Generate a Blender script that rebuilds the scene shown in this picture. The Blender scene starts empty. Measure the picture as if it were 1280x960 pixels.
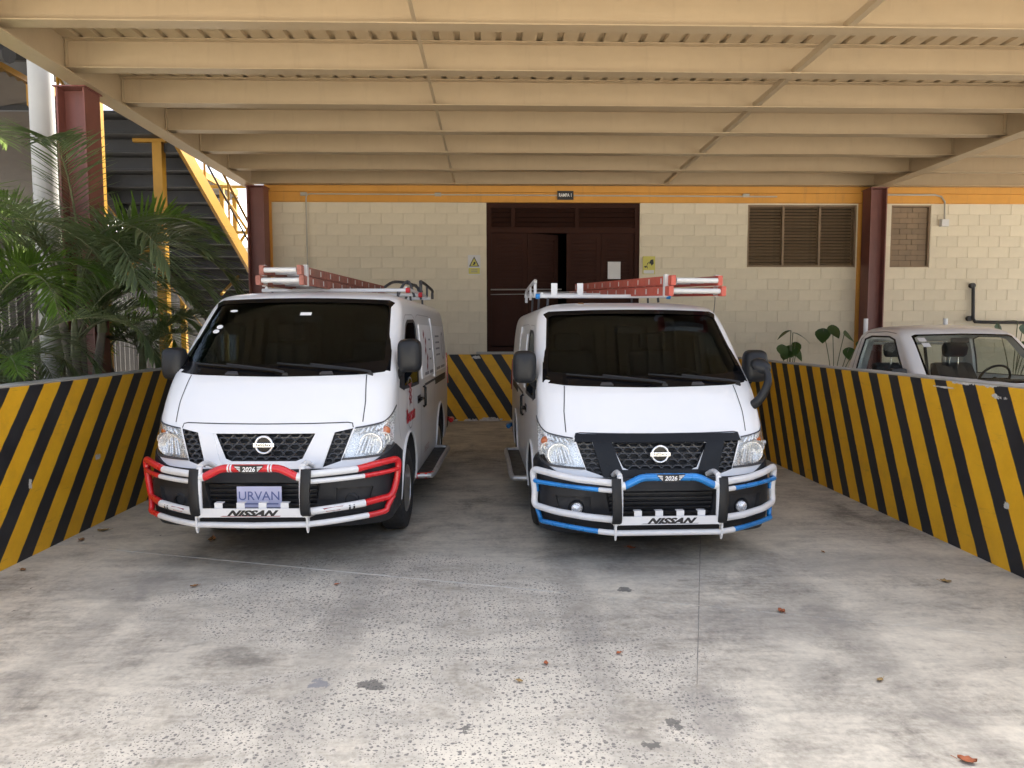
import bpy, bmesh, math, random
import numpy as np
from mathutils import Vector, Matrix
R = math.radians
sc = bpy.context.scene
col = sc.collection

# ------------------------------------------------------------------ camera, sky, sun, exposure
cam_d = bpy.data.cameras.new('camera'); cam = bpy.data.objects.new('camera', cam_d); col.objects.link(cam)
cam.location = (0, 0, 1.65); cam.rotation_euler = (R(90 - 4.13), R(0.12), R(-1.61))
cam_d.sensor_width = 36; cam_d.lens = 24.95; cam_d.clip_start = .05; cam_d.clip_end = 1500
sc.camera = cam
SUN_EL, SUN_AZ = 57, 28
w = bpy.data.worlds.new('World'); sc.world = w; w.use_nodes = True
sky = w.node_tree.nodes.new('ShaderNodeTexSky'); sky.sky_type = 'NISHITA'; sky.sun_disc = False
sky.sun_elevation = R(SUN_EL); sky.sun_rotation = R(SUN_AZ); sky.dust_density = 6.0; sky.air_density = .7
bg = w.node_tree.nodes['Background']; bg.inputs['Strength'].default_value = .13
hs = w.node_tree.nodes.new('ShaderNodeHueSaturation'); hs.inputs['Saturation'].default_value = .6      # bright, hazy tropical sky
w.node_tree.links.new(sky.outputs[0], hs.inputs['Color']); w.node_tree.links.new(hs.outputs[0], bg.inputs['Color'])
sd = bpy.data.lights.new('sun', 'SUN'); sun = bpy.data.objects.new('sun', sd); col.objects.link(sun)
sd.energy = 5.0; sd.angle = R(.5); sd.color = (1, .95, .87)
sv = Vector((math.sin(R(SUN_AZ)) * math.cos(R(SUN_EL)), math.cos(R(SUN_AZ)) * math.cos(R(SUN_EL)), math.sin(R(SUN_EL))))
sun.rotation_euler = sv.to_track_quat('Z', 'Y').to_euler(); sun.location = (0, 0, 30)
sc.view_settings.view_transform = 'Standard'; sc.view_settings.look = 'None'
sc.view_settings.exposure = 2.25; sc.view_settings.gamma = 1
sc.cycles.use_denoising = True; sc.cycles.adaptive_threshold = .02
sc.cycles.max_bounces = 8; sc.cycles.diffuse_bounces = 5; sc.cycles.transparent_max_bounces = 12

# ------------------------------------------------------------------ node helpers and materials
class NT:
    def __init__(s, name):
        s.m = bpy.data.materials.new(name); s.m.use_nodes = True
        s.t = s.m.node_tree; s.b = s.t.nodes['Principled BSDF']; s.out = s.t.nodes['Material Output']
    def n(s, typ, _out=0, _p=None, **kw):
        d = s.t.nodes.new('ShaderNode' + typ)
        for k, v in (_p or {}).items(): setattr(d, k, v)
        for k, v in kw.items():
            key = int(k[1:]) if k[0] == 'i' and k[1:].isdigit() else k.replace('_', ' ')
            s.put(d.inputs[key], v)
        return d.outputs[_out]
    def put(s, inp, v):
        if isinstance(v, bpy.types.NodeSocket): s.t.links.new(v, inp)
        elif isinstance(v, (tuple, list)) and len(v) == 3 and inp.type == 'RGBA': inp.default_value = (*v, 1)
        else: inp.default_value = v
    def set(s, **kw):
        for k, v in kw.items(): s.put(s.b.inputs[k.replace('_', ' ')], v)
        return s
    def math(s, op, a, b=0., c=None, clamp=False):
        kw = dict(i0=a, i1=b)
        if c is not None: kw['i2'] = c
        return s.n('Math', _p=dict(operation=op, use_clamp=clamp), **kw)
    def pos(s): return s.n('TexCoord', 3)
    def noise(s, vec, scale, detail=4., rough=.55, out=0, dist=0.):
        return s.n('TexNoise', out, Vector=vec, Scale=scale, Detail=detail, Roughness=rough, Distortion=dist)
    def ramp(s, fac, *stops):
        d = s.t.nodes.new('ShaderNodeValToRGB'); s.put(d.inputs[0], fac); e = d.color_ramp.elements
        while len(e) < len(stops): e.new(.5)
        for el, (p, c) in zip(e, stops):
            el.position = p; el.color = (c, c, c, 1) if isinstance(c, (int, float)) else (*c, 1)
        return d.outputs[0]
    def mix(s, fac, a, b, blend='MIX'):
        d = s.t.nodes.new('ShaderNodeMix'); d.data_type = 'RGBA'; d.blend_type = blend
        s.put(d.inputs[0], fac); s.put(d.inputs[6], a); s.put(d.inputs[7], b); return d.outputs[2]
    def sep(s, vec):
        d = s.t.nodes.new('ShaderNodeSeparateXYZ'); s.put(d.inputs[0], vec); return d.outputs
    def vscale(s, vec, sc_): return s.n('Mapping', Vector=vec, Scale=sc_)
    def bump(s, h, strength=.3, dist=.01):
        s.put(s.b.inputs['Normal'], s.n('Bump', Strength=strength, Distance=dist, Height=h)); return s
    def rnd(s): return s.n('ObjectInfo', 'Random')

M = {}
def simple(name, c, rough=.5, metal=0., var=.15, scale=6., coat=0., bump=0., spec=.5, bscale=60., dirt=None):
    t = NT(name); p = t.pos(); nz = t.noise(p, scale, 5., .6)
    lo = tuple(max(0, x * (1 - var)) for x in c); hi = tuple(min(1, x * (1 + var)) for x in c)
    colr = t.ramp(nz, (.3, lo), (.7, hi))
    if dirt:
        n2 = t.noise(p, 2.2, 7., .65)
        colr = t.mix(t.ramp(n2, (.52, 0.), (.72, dirt[1])), colr, dirt[0])
    t.set(Base_Color=colr, Roughness=t.ramp(t.noise(p, scale * 2.3), (.3, max(0, rough - .08)), (.7, min(1, rough + .08))), Metallic=metal)
    if coat: t.set(Coat_Weight=coat, Coat_Roughness=.06)
    t.set(**{'Specular_IOR_Level': spec})
    if bump >= .4: t.bump(t.noise(p, bscale, 2.), bump, .004)
    M[name] = t.m; return t.m

simple('van_white', (.77, .78, .79), .32, var=.008, scale=1.2, coat=.5)
M['van_white'].node_tree.nodes['Principled BSDF'].inputs['Roughness'].links and M['van_white'].node_tree.links.remove(M['van_white'].node_tree.nodes['Principled BSDF'].inputs['Roughness'].links[0])
M['van_white'].node_tree.nodes['Principled BSDF'].inputs['Roughness'].default_value = .3; M['van_white'].node_tree.nodes['Principled BSDF'].inputs['Coat Roughness'].default_value = .14
simple('cavity', (.03, .03, .032), .8)
simple('black_plastic', (.014, .015, .018), .5, var=.2, spec=.35)
simple('gloss_black', (.004, .004, .005), .2, spec=.3)
simple('rubber', (.018, .018, .019), .8, var=.3, scale=20, bump=.2, dirt=((.09, .085, .075), .5))
simple('alloy', (.45, .46, .47), .35, metal=.9, dirt=((.10, .09, .08), .5))
simple('chrome', (.86, .87, .88), .22, metal=.8, var=.02)
simple('reflector', (.88, .89, .90), .28, metal=.55, var=.05, scale=40)
simple('grille_grey', (.03, .032, .036), .35, coat=.3)
simple('bar_white', (.74, .75, .76), .35, var=.04, coat=.3, dirt=((.5, .47, .42), .35))
simple('bar_red', (.62, .012, .018), .3, var=.08, coat=.5, dirt=((.3, .03, .03), .4))
simple('bar_blue', (.015, .22, .60), .3, metal=.15, var=.25, scale=4, coat=.4)
simple('pad_black', (.013, .014, .016), .45, spec=.35)
simple('plate_lilac', (.50, .52, .72), .5, var=.05)
simple('plate_blue', (.10, .13, .32), .5, var=.05)
simple('ink_black', (.015, .015, .017), .5)
simple('ink_red', (.45, .012, .03), .45)
simple('ink_grey', (.25, .25, .27), .5)
simple('ink_maroon', (.28, .04, .05), .45)
simple('decal_white', (.8, .8, .8), .4, var=.03)
simple('amber', (.75, .18, .03), .25, coat=.5)
simple('tail_red', (.35, .01, .01), .2, coat=.6)
simple('seat_grey', (.06, .06, .065), .9, bump=.3, bscale=200)
simple('dash', (.035, .036, .04), .7)
simple('galv', (.52, .53, .54), .42, metal=.75, var=.12, scale=12)
simple('rack_dark', (.07, .07, .075), .5, metal=.4)
simple('ladder_orange', (.46, .085, .055), .5, var=.14, scale=9, dirt=((.30, .10, .075), .6))
simple('ladder_faded', (.30, .115, .085), .75, var=.28, scale=18, dirt=((.17, .12, .095), .85))
simple('ladder_alu', (.62, .62, .61), .5, metal=.15, var=.08, dirt=((.35, .33, .30), .4))
simple('under', (.02, .02, .02), .9)

def glass(name, tint, refl=1.0, rough=.02, gcol=(1, 1, 1)):
    t = NT(name); t.t.nodes.remove(t.b)
    tr = t.n('BsdfTransparent', Color=tint); gl = t.n('BsdfGlossy', Color=gcol, Roughness=rough)
    fc = t.n('LayerWeight', 'Facing', Blend=.5)
    f2 = t.math('MULTIPLY_ADD', t.math('POWER', fc, 5.), .55 * refl, .04 * refl, clamp=True)
    t.t.links.new(t.n('MixShader', i0=f2, i1=tr, i2=gl), t.out.inputs[0]); M[name] = t.m
glass('glass_dark', (.40, .45, .475), 1.0, gcol=(.72, .86, 1.)); glass('glass_clear', (.84, .87, .86)); glass('glass_lens', (.97, .975, .97))

# building and roof paints
def paint(name, c, var=.1, rough=.6, stain=None, bump=.2, scale=3., spec=None):
    t = NT(name); p = t.pos(); x = t.sep(p)
    nz = t.noise(p, scale, 6., .65); rn = t.rnd()
    v = t.math('ADD', t.math('MULTIPLY', nz, .8), t.math('MULTIPLY', rn, .2))
    colr = t.ramp(v, (.25, tuple(k * (1 - var) for k in c)), (.75, tuple(min(1, k * (1 + var)) for k in c)))
    if stain:
        n2 = t.noise(t.vscale(p, (5, 5, .6)), 1.6, 7., .7)
        colr = t.mix(t.ramp(n2, (.55, 0.), (.78, stain[1])), colr, stain[0])
    t.set(Base_Color=colr, Roughness=rough)
    if spec is not None: t.set(Specular_IOR_Level=spec)
    if bump >= .4: t.bump(t.noise(p, 55, 3., .6), bump, .006)
    M[name] = t.m
paint('cream', (.67, .605, .465), .10, .75, ((.40, .33, .22), .35), .45)
paint('cream_mortar', (.64, .575, .44), .08, .8, None, .3)
paint('orange', (.60, .285, .045), .10, .6, ((.33, .17, .05), .6))
paint('tan_steel', (.42, .32, .20), .06, .45, ((.30, .23, .15), .45), .05)
paint('tan_deck', (.45, .345, .215), .05, .5, ((.38, .30, .20), .3), .05)
paint('maroon', (.175, .062, .050), .15, .45, ((.09, .05, .045), .5), .08)
paint('door_maroon', (.042, .018, .013), .2, .8, ((.03, .02, .02), .5), .1, spec=.12)
paint('louver', (.21, .145, .085), .2, .6, ((.08, .06, .04), .6), .15)
paint('yellow_steel', (.40, .21, .016), .12, .5, ((.28, .15, .04), .6), .1)
paint('dark_steel', (.024, .026, .031), .25, .5, ((.05, .04, .03), .4), .1)
paint('concrete_cap', (.40, .39, .36), .15, .85, ((.22, .21, .19), .6), .5, 8.)
paint('white_pipe', (.40, .395, .375), .06, .5, ((.42, .41, .38), .5), .1)
paint('sheet_metal', (.11, .095, .08), .15, .45, ((.14, .10, .07), .7), .1)
paint('shaded_rust_sheet', (.016, .014, .012), .3, .7, ((.06, .04, .03), .7), .2)  # near-black base puts the shade beyond the palms into the colour, rust streaks over it
paint('light_sheet', (.62, .61, .57), .1, .5, ((.42, .40, .35), .5), .1)
paint('dark_room', (.02, .018, .017), .2, .9)
paint('soil', (.07, .05, .035), .3, .95, None, .8, 9.)
paint('conduit', (.40, .38, .33), .1, .5, None, .05)
paint('sign_yellow', (.55, .50, .10), .06, .5)
paint('sign_white', (.62, .62, .62), .05, .5)

# stripes painted along a wall: axis 0 = runs along x, 1 = runs along y
def stripes(name, axis, period, duty, lean, phase, chips):
    t = NT(name); p = t.pos(); s = t.sep(p)
    wob = t.math('MULTIPLY', t.math('SUBTRACT', t.noise(p, 7, 3.), .5), .018)
    q = t.math('ADD', t.math('MULTIPLY_ADD', s[2], -lean, s[axis]), wob)
    fr = t.math('FRACT', t.math('ADD', t.math('DIVIDE', q, period), phase))
    e = t.math('MULTIPLY', t.math('SUBTRACT', fr, duty), 60., clamp=True)
    e0 = t.math('MULTIPLY', fr, 60., clamp=True)
    isy = t.math('SUBTRACT', e0, e, clamp=True)
    nz = t.noise(p, 5, 6., .65)
    yel = t.ramp(nz, (.3, (.70, .36, .010)), (.7, (.84, .46, .018)))
    yel = t.mix(t.ramp(t.noise(p, 1.7, 8., .7), (.55, 0.), (.75, .45)), yel, (.34, .18, .03))
    blk = t.ramp(nz, (.3, (.013, .013, .016)), (.7, (.028, .028, .032)))
    c = t.mix(isy, blk, yel)
    ch = t.noise(p, 3.1, 9., .68)
    hgt = t.math('SUBTRACT', 1.25, s[2])
    low = t.ramp(s[2], (0., .045), (.10, 0.))
    chip = t.math('ADD', ch, low)
    for (a, z, ra, rz) in chips:
        da = t.math('DIVIDE', t.math('SUBTRACT', s[axis], a), ra); dz = t.math('DIVIDE', t.math('SUBTRACT', s[2], z), rz)
        d = t.math('ADD', t.math('MULTIPLY', da, da), t.math('MULTIPLY', dz, dz))
        chip = t.math('ADD', chip, t.math('MULTIPLY', t.math('SUBTRACT', 1., d, clamp=True), .26))
    chm = t.ramp(chip, (.735, 0.), (.75, 1.))
    c = t.mix(chm, c, t.ramp(t.noise(p, 30), (.3, (.42, .41, .38)), (.7, (.68, .67, .64))))
    # scuffs of tyre rubber
    c = t.mix(t.ramp(t.noise(t.vscale(p, (1, 1, 7)), 3., 7., .7), (.60, 0.), (.74, .35)), c, (.06, .055, .05))
    t.set(Base_Color=c, Roughness=t.ramp(nz, (.3, .45), (.7, .62)))
    M[name] = t.m
stripes('stripes_left', 1, .385, .55, .80, .30, [(6.2, .58, .13, .05), (5.3, .52, .05, .12), (4.9, .75, .05, .05)])
stripes('stripes_right', 1, .335, .56, .47, .05, [(5.1, 1.268, .6, .035), (4.85, 1.19, .28, .04), (5.6, 1.215, .5, .012), (4.75, .45, .06, .05)])
stripes('stripes_back', 0, .40, .55, -.63, .62, [(-.2, .02, .9, .07), (-.3, 1.2, .14, .06)])

# worn concrete floor with exposed pebbles, stains and trowel marks
def floor_mat():
    t = NT('concrete_floor'); p = t.pos(); s = t.sep(p)
    big = t.noise(p, .6, 3., .6, dist=.6); mid = t.noise(p, 2.6, 6., .7, dist=.5); fine = t.noise(p, 30, 4., .7)
    strk = t.noise(t.n('Mapping', Vector=p, Rotation=(0, 0, R(15)), Scale=(.9, 5.5, 1)), 2.4, 5., .7)
    v = t.math('ADD', t.math('MULTIPLY', big, .30), t.math('ADD', t.math('MULTIPLY', mid, .40), t.math('ADD', t.math('MULTIPLY', fine, .20), t.math('MULTIPLY', strk, .20))))
    c = t.ramp(v, (.43, (.205, .191, .162)), (.50, (.39, .365, .310)), (.565, (.54, .506, .426)), (.67, (.68, .638, .528)))
    wn = t.noise(p, 17, 3., .7, out=1)
    pq = t.n('VectorMath', _p=dict(operation='ADD'), i0=p, i1=t.n('VectorMath', _p=dict(operation='MULTIPLY_ADD'), i0=wn, i1=(.17, .15, 0), i2=(-.085, -.075, 0)))
    def blob(cx, cy, rx, ry):
        d = t.n('VectorMath', 'Value', _p=dict(operation='LENGTH'), i0=t.n('VectorMath', _p=dict(operation='MULTIPLY_ADD'), i0=pq, i1=(1 / rx, 1 / ry, 0), i2=(-cx / rx, -cy / ry, 0)))
        return t.math('SUBTRACT', 1., t.math('MULTIPLY', d, d), clamp=True)
    # where the skin has worn off and pebbles show
    zone = t.math('MAXIMUM', blob(-.75, 4.4, 1.6, 1.0), t.math('MAXIMUM', blob(.15, 3.2, 1.15, 1.5), blob(-.5, 2.7, 1.7, .9)))
    zone = t.ramp(t.math('MULTIPLY', zone, t.ramp(mid, (.36, 0.), (.56, 1.))), (.12, 0.), (.42, 1.))
    def vor(scale, vec):
        d = t.t.nodes.new('ShaderNodeTexVoronoi'); t.put(d.inputs['Vector'], vec); d.inputs['Scale'].default_value = scale; d.voronoi_dimensions = '2D'
        return d.outputs['Distance'], t.sep(d.outputs['Color'])
    pw = t.n('VectorMath', _p=dict(operation='MULTIPLY_ADD'), i0=t.n('CombineXYZ', i0=fine, i1=mid), i1=(.03, .03, 0), i2=p)
    vd, vc = vor(34., pw); vr = vc[0]
    pm = t.ramp(t.math('SUBTRACT', t.math('MULTIPLY', vr, .38), vd), (.05, 0.), (.10, 1.))
    vd2, vc2 = vor(78., pw)
    pm = t.math('MULTIPLY', t.math('MAXIMUM', pm, t.ramp(t.math('SUBTRACT', t.math('MULTIPLY', vc2[1], .42), vd2), (.06, 0.), (.10, .8))), zone)
    c = t.mix(t.math('MULTIPLY', zone, .25), c, (.47, .455, .42))
    c = t.mix(pm, c, t.ramp(vr, (.2, (.045, .045, .045)), (.8, (.17, .165, .155))))
    pw3 = t.n('VectorMath', _p=dict(operation='MULTIPLY_ADD'), i0=t.n('CombineXYZ', i0=mid, i1=fine), i1=(.12, .08, 0), i2=p)
    vd3, vc3 = vor(7.5, pw3)
    c = t.mix(t.ramp(t.math('SUBTRACT', t.math('MULTIPLY', t.math('POWER', vc3[0], 16.), .08), vd3), (.0, 0.), (.02, .75)), c, (.075, .073, .07))
    wob = t.math('MULTIPLY', t.math('SUBTRACT', t.noise(p, 16, 4., .7), .5), 1.9)
    c = t.mix(t.ramp(t.noise(t.n('Mapping', Vector=p, Rotation=(0, 0, R(-12)), Scale=(.55, 1.3, 1)), 1.5, 5., .72, dist=1.2), (.48, 0.), (.72, .5)), c, (.20, .194, .178))
    def stain(c, items, hi, cc, a):
        b = None
        for it in items: b = blob(*it) if b is None else t.math('MAXIMUM', b, blob(*it))
        return t.mix(t.math('MULTIPLY', t.ramp(t.math('MULTIPLY', b, t.math('ADD', wob, 1.)), (.12, 0.), (hi, 1.)), a), c, cc)
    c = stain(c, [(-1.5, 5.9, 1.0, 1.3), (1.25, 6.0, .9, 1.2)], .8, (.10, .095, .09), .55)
    c = stain(c, [(-2.25, 4.2, .16, 2.6), (-.85, 3.9, .17, 2.4), (.50, 4.3, .16, 2.2), (1.95, 4.0, .18, 2.6)], .95, (.17, .163, .15), .34)
    c = stain(c, [(1.55, 3.9, .8, .35), (-2.3, 4.6, .7, .3), (.95, 2.95, .2, .35), (2.6, 4.9, 1.1, .35), (1.0, 5.0, .6, .7)], .8, (.16, .155, .15), .38)
    c = stain(c, [(-.57, 3.245, .085, .06), (-.113, 2.846, .03, .03), (.853, 4.437, .05, .05), (.763, 2.867, .03, .06), (.636, 2.724, .045, .03)], .42, (.075, .075, .073), .78)
    c = stain(c, [(-.818, 3.26, .055, .045)], .42, (.15, .165, .20), .65)
    t.set(Base_Color=c, Roughness=t.ramp(v, (.38, .62), (.6, .85)))
    t.bump(t.noise(p, 38, 3., .7), .25, .006); M['concrete_floor'] = t.m
floor_mat()
def ground_mat():
    t = NT('yard_concrete'); p = t.pos()
    v = t.math('ADD', t.math('MULTIPLY', t.noise(p, .25, 6., .6), .6), t.math('MULTIPLY', t.noise(p, 6, 8., .7), .4))
    t.set(Base_Color=t.ramp(v, (.35, (.30, .285, .255)), (.65, (.48, .455, .405))), Roughness=.85)
    t.bump(t.noise(p, 30, 6.), .3, .008); M['yard_concrete'] = t.m
ground_mat()
simple('joint_dark', (.24, .23, .21), .9, var=.3, scale=14)
simple('joint_filler', (.47, .455, .41), .85, var=.15, scale=14, bump=.5, dirt=((.16, .155, .145), .9))

def leaf_mat(name, c0, c1, trans=.35, rough=.38):
    t = NT(name); p = t.pos(); nz = t.math('ADD', t.math('MULTIPLY', t.noise(p, 7, 4.), .6), t.math('MULTIPLY', t.rnd(), .4))
    c = t.ramp(nz, (.25, c0), (.75, c1))
    t.set(Base_Color=c, Roughness=rough)
    tl = t.n('BsdfTranslucent', Color=t.mix(.5, c, (.20, .28, .03), 'MIX'))
    t.t.links.new(t.n('MixShader', i0=trans, i1=t.b.outputs[0], i2=tl), t.out.inputs[0]); M[name] = t.m
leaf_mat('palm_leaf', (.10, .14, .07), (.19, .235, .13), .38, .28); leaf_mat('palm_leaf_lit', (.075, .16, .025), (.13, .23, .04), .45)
leaf_mat('broad_leaf', (.02, .055, .014), (.045, .095, .025), .25)
leaf_mat('dead_frond', (.12, .09, .05), (.22, .17, .10), .2, .7)
simple('palm_stem', (.13, .14, .07), .7, var=.35, scale=9, bump=.4)
simple('palm_trunk', (.16, .14, .11), .85, var=.3, scale=12, bump=.6)
simple('dry_leaf_a', (.26, .13, .05), .8, var=.3, scale=40); simple('dry_leaf_b', (.33, .10, .04), .8, var=.3, scale=40); simple('dry_leaf_c', (.30, .20, .08), .8, var=.3, scale=40)

# ------------------------------------------------------------------ mesh helpers
class MB:
    def __init__(s): s.v = []; s.f = []; s.mi = []; s.cur = 0
    def add(s, vs, fs, fn=None):
        b = len(s.v)
        s.v += [tuple(fn(v)) if fn else tuple(v) for v in vs]
        s.f += [tuple(b + i for i in f) for f in fs]; s.mi += [s.cur] * len(fs); return s
    def box(s, x0, x1, y0, y1, z0, z1, fn=None):
        vs = [(x, y, z) for z in (z0, z1) for y in (y0, y1) for x in (x0, x1)]
        return s.add(vs, [(0, 2, 3, 1), (4, 5, 7, 6), (0, 1, 5, 4), (1, 3, 7, 5), (3, 2, 6, 7), (2, 0, 4, 6)], fn)
    def prism(s, poly, axis, a0, a1, fn=None):
        n = len(poly)
        def P(p, a): return {0: (a, p[0], p[1]), 1: (p[0], a, p[1]), 2: (p[0], p[1], a)}[axis]
        vs = [P(p, a0) for p in poly] + [P(p, a1) for p in poly]
        fs = [tuple(range(n))[::-1], tuple(range(n, 2 * n))] + [(i, (i + 1) % n, n + (i + 1) % n, n + i) for i in range(n)]
        return s.add(vs, fs, fn)
    def tube(s, path, r, n=10, caps=True, closed=False):
        P = [Vector(p) for p in path]; m = len(P); rs = r if isinstance(r, (list, tuple)) else [r] * m
        vs = []; up = None
        for i in range(m):
            if closed: t = (P[(i + 1) % m] - P[i - 1]).normalized()
            else: t = (P[min(i + 1, m - 1)] - P[max(i - 1, 0)]).normalized()
            if up is None: up = Vector((0, 0, 1)) if abs(t.z) < .9 else Vector((0, 1, 0))
            a = t.cross(up)
            if a.length < 1e-5: a = t.orthogonal()
            a.normalize(); up = a.cross(t).normalized()
            for k in range(n):
                an = 2 * math.pi * k / n; vs.append(P[i] + (a * math.cos(an) + up * math.sin(an)) * rs[i])
        fs = []
        for i in range(m if closed else m - 1):
            j = (i + 1) % m
            for k in range(n): fs.append((i * n + k, i * n + (k + 1) % n, j * n + (k + 1) % n, j * n + k))
        if caps and not closed: fs += [tuple(range(n))[::-1], tuple(range((m - 1) * n, m * n))]
        return s.add(vs, fs)
    def lathe(s, prof, c, axis=0, n=24, fn=None):       # prof: (radius, along axis)
        vs = []
        for r, a in prof:
            for k in range(n):
                an = 2 * math.pi * k / n; p, q = r * math.cos(an), r * math.sin(an)
                vs.append({0: (c[0] + a, c[1] + p, c[2] + q), 1: (c[0] + p, c[1] + a, c[2] + q), 2: (c[0] + p, c[1] + q, c[2] + a)}[axis])
        m = len(prof); fs = [(i * n + k, i * n + (k + 1) % n, (i + 1) * n + (k + 1) % n, (i + 1) * n + k) for i in range(m - 1) for k in range(n)]
        if prof[0][0] > 1e-6: fs.append(tuple(range(n))[::-1])
        if prof[-1][0] > 1e-6: fs.append(tuple(range((m - 1) * n, m * n)))
        return s.add(vs, fs, fn)
    def grid(s, rows, flip=False):
        nr, nc = len(rows), len(rows[0]); vs = [p for r in rows for p in r]
        fs = [(i * nc + j, i * nc + j + 1, (i + 1) * nc + j + 1, (i + 1) * nc + j) for i in range(nr - 1) for j in range(nc - 1)]
        return s.add(vs, [f[::-1] for f in fs] if flip else fs)
    def mesh(s, name, mats, smooth=None, bevel=0, recalc=True, weld=0):
        me = bpy.data.meshes.new(name); me.from_pydata(s.v, [], s.f)
        mats = mats if isinstance(mats, (list, tuple)) else [mats]
        for m in mats: me.materials.append(M[m])
        if any(s.mi): me.polygons.foreach_set('material_index', s.mi)
        if recalc or bevel or weld:
            bm = bmesh.new(); bm.from_mesh(me)
            if weld: bmesh.ops.remove_doubles(bm, verts=bm.verts, dist=weld)
            if recalc: bmesh.ops.recalc_face_normals(bm, faces=bm.faces)
            if bevel: bmesh.ops.bevel(bm, geom=[e for e in bm.edges if len(e.link_faces) == 2 and e.calc_face_angle(0) > .6], offset=bevel, segments=2, profile=.6, affect='EDGES', clamp_overlap=True)
            bm.to_mesh(me); bm.free()
        if smooth is not None:
            me.shade_smooth(); me.set_sharp_from_angle(angle=R(smooth))
        return me
    def build(s, name, mats, parent=None, smooth=None, bevel=0, recalc=True, loc=None, weld=0):
        return link(name, s.mesh(name, mats, smooth, bevel, recalc, weld), parent, loc)
def link(name, me, parent=None, loc=None, rot=None):
    o = bpy.data.objects.new(name, me); col.objects.link(o); o.parent = parent
    if loc: o.location = loc
    if rot: o.rotation_euler = rot
    return o
def thing(name, label, cat, loc=(0, 0, 0), rz=0, group=None):
    o = bpy.data.objects.new(name, None); o.empty_display_size = .2; col.objects.link(o)
    o.location = loc; o.rotation_euler = (0, 0, rz); return tag(o, label, cat, group)
def tag(o, label, cat, group=None):
    o['label'] = label; o['category'] = cat
    if group: o['group'] = group
    return o
def struct(o): o['kind'] = 'structure'; return o
def bx(name, x0, x1, y0, y1, z0, z1, mat, parent=None, bevel=0, smooth=None):
    return MB().box(x0, x1, y0, y1, z0, z1).build(name, mat, parent, bevel=bevel, smooth=smooth)
def text_geo(s, size, shear=0., bold=0., spacing=1., sx=1.):
    cu = bpy.data.curves.new('lettering', 'FONT'); cu.body = s; cu.size = size; cu.shear = shear; cu.align_x = 'CENTER'; cu.align_y = 'CENTER'
    cu.offset = bold; cu.space_character = spacing; cu.resolution_u = 3
    ob = bpy.data.objects.new('lettering', cu); me = bpy.data.meshes.new_from_object(ob)
    vs = [(v.co.x * sx, v.co.y) for v in me.vertices]; fs = [tuple(p.vertices) for p in me.polygons]
    bpy.data.objects.remove(ob); bpy.data.meshes.remove(me); bpy.data.curves.remove(cu)
    return vs, fs
def boolean(me, cutter):
    a = bpy.data.objects.new('work', me); b = bpy.data.objects.new('work_cutter', cutter)
    col.objects.link(a); col.objects.link(b)
    md = a.modifiers.new('cut', 'BOOLEAN'); md.operation = 'DIFFERENCE'; md.solver = 'EXACT'; md.object = b; md.use_self = True
    dg = bpy.context.evaluated_depsgraph_get(); dg.update()
    out = bpy.data.meshes.new_from_object(a.evaluated_get(dg))
    bpy.data.objects.remove(a); bpy.data.objects.remove(b)
    return out
def pchip(pts):
    xs = np.array([p[0] for p in pts], float); ys = np.array([p[1] for p in pts], float)
    h = np.diff(xs); d = np.diff(ys) / h; m = np.zeros(len(xs)); m[0], m[-1] = d[0], d[-1]
    for i in range(1, len(xs) - 1):
        if d[i - 1] * d[i] > 0:
            w1, w2 = 2 * h[i] + h[i - 1], h[i] + 2 * h[i - 1]; m[i] = (w1 + w2) / (w1 / d[i - 1] + w2 / d[i])
    def f(x):
        x = min(max(x, xs[0]), xs[-1]); i = min(int(np.searchsorted(xs, x, 'right')) - 1, len(h) - 1); i = max(i, 0)
        t = (x - xs[i]) / h[i]
        return float((2*t**3-3*t**2+1)*ys[i] + (t**3-2*t**2+t)*h[i]*m[i] + (-2*t**3+3*t**2)*ys[i+1] + (t**3-t**2)*h[i]*m[i+1])
    return f
def resample(pts, n):
    P = [np.array(p, float) for p in pts]; L = [0]
    for a, b in zip(P, P[1:]): L.append(L[-1] + np.linalg.norm(b - a))
    out = []
    for k in range(n):
        d = L[-1] * k / (n - 1); i = max(0, min(int(np.searchsorted(L, d, 'right')) - 1, len(P) - 2))
        t = (d - L[i]) / max(L[i + 1] - L[i], 1e-9); out.append(P[i] * (1 - t) + P[i + 1] * t)
    return out
def smooth_path(pts, n=6):              # Catmull-Rom through the points
    P = [Vector(p) for p in pts]; out = []
    for i in range(len(P) - 1):
        p0, p1, p2, p3 = P[max(i - 1, 0)], P[i], P[i + 1], P[min(i + 2, len(P) - 1)]
        for k in range(n):
            t = k / n
            out.append(.5 * ((2 * p1) + (p2 - p0) * t + (2 * p0 - 5 * p1 + 4 * p2 - p3) * t * t + (3 * p1 - p0 - 3 * p2 + p3) * t ** 3))
    return out + [P[-1]]

def fillet(pts, r, n=5):                # straight runs with rounded bends
    P = [Vector(p) for p in pts]; out = [P[0]]
    for a, b, c in zip(P, P[1:], P[2:]):
        d1, d2 = (a - b), (c - b); k = min(r, d1.length * .45, d2.length * .45); p0, p1 = b + d1.normalized() * k, b + d2.normalized() * k
        for i in range(n + 1): t = i / n; out.append(p0 * (1 - t) ** 2 + b * 2 * t * (1 - t) + p1 * t * t)
    return out + [P[-1]]
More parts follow.
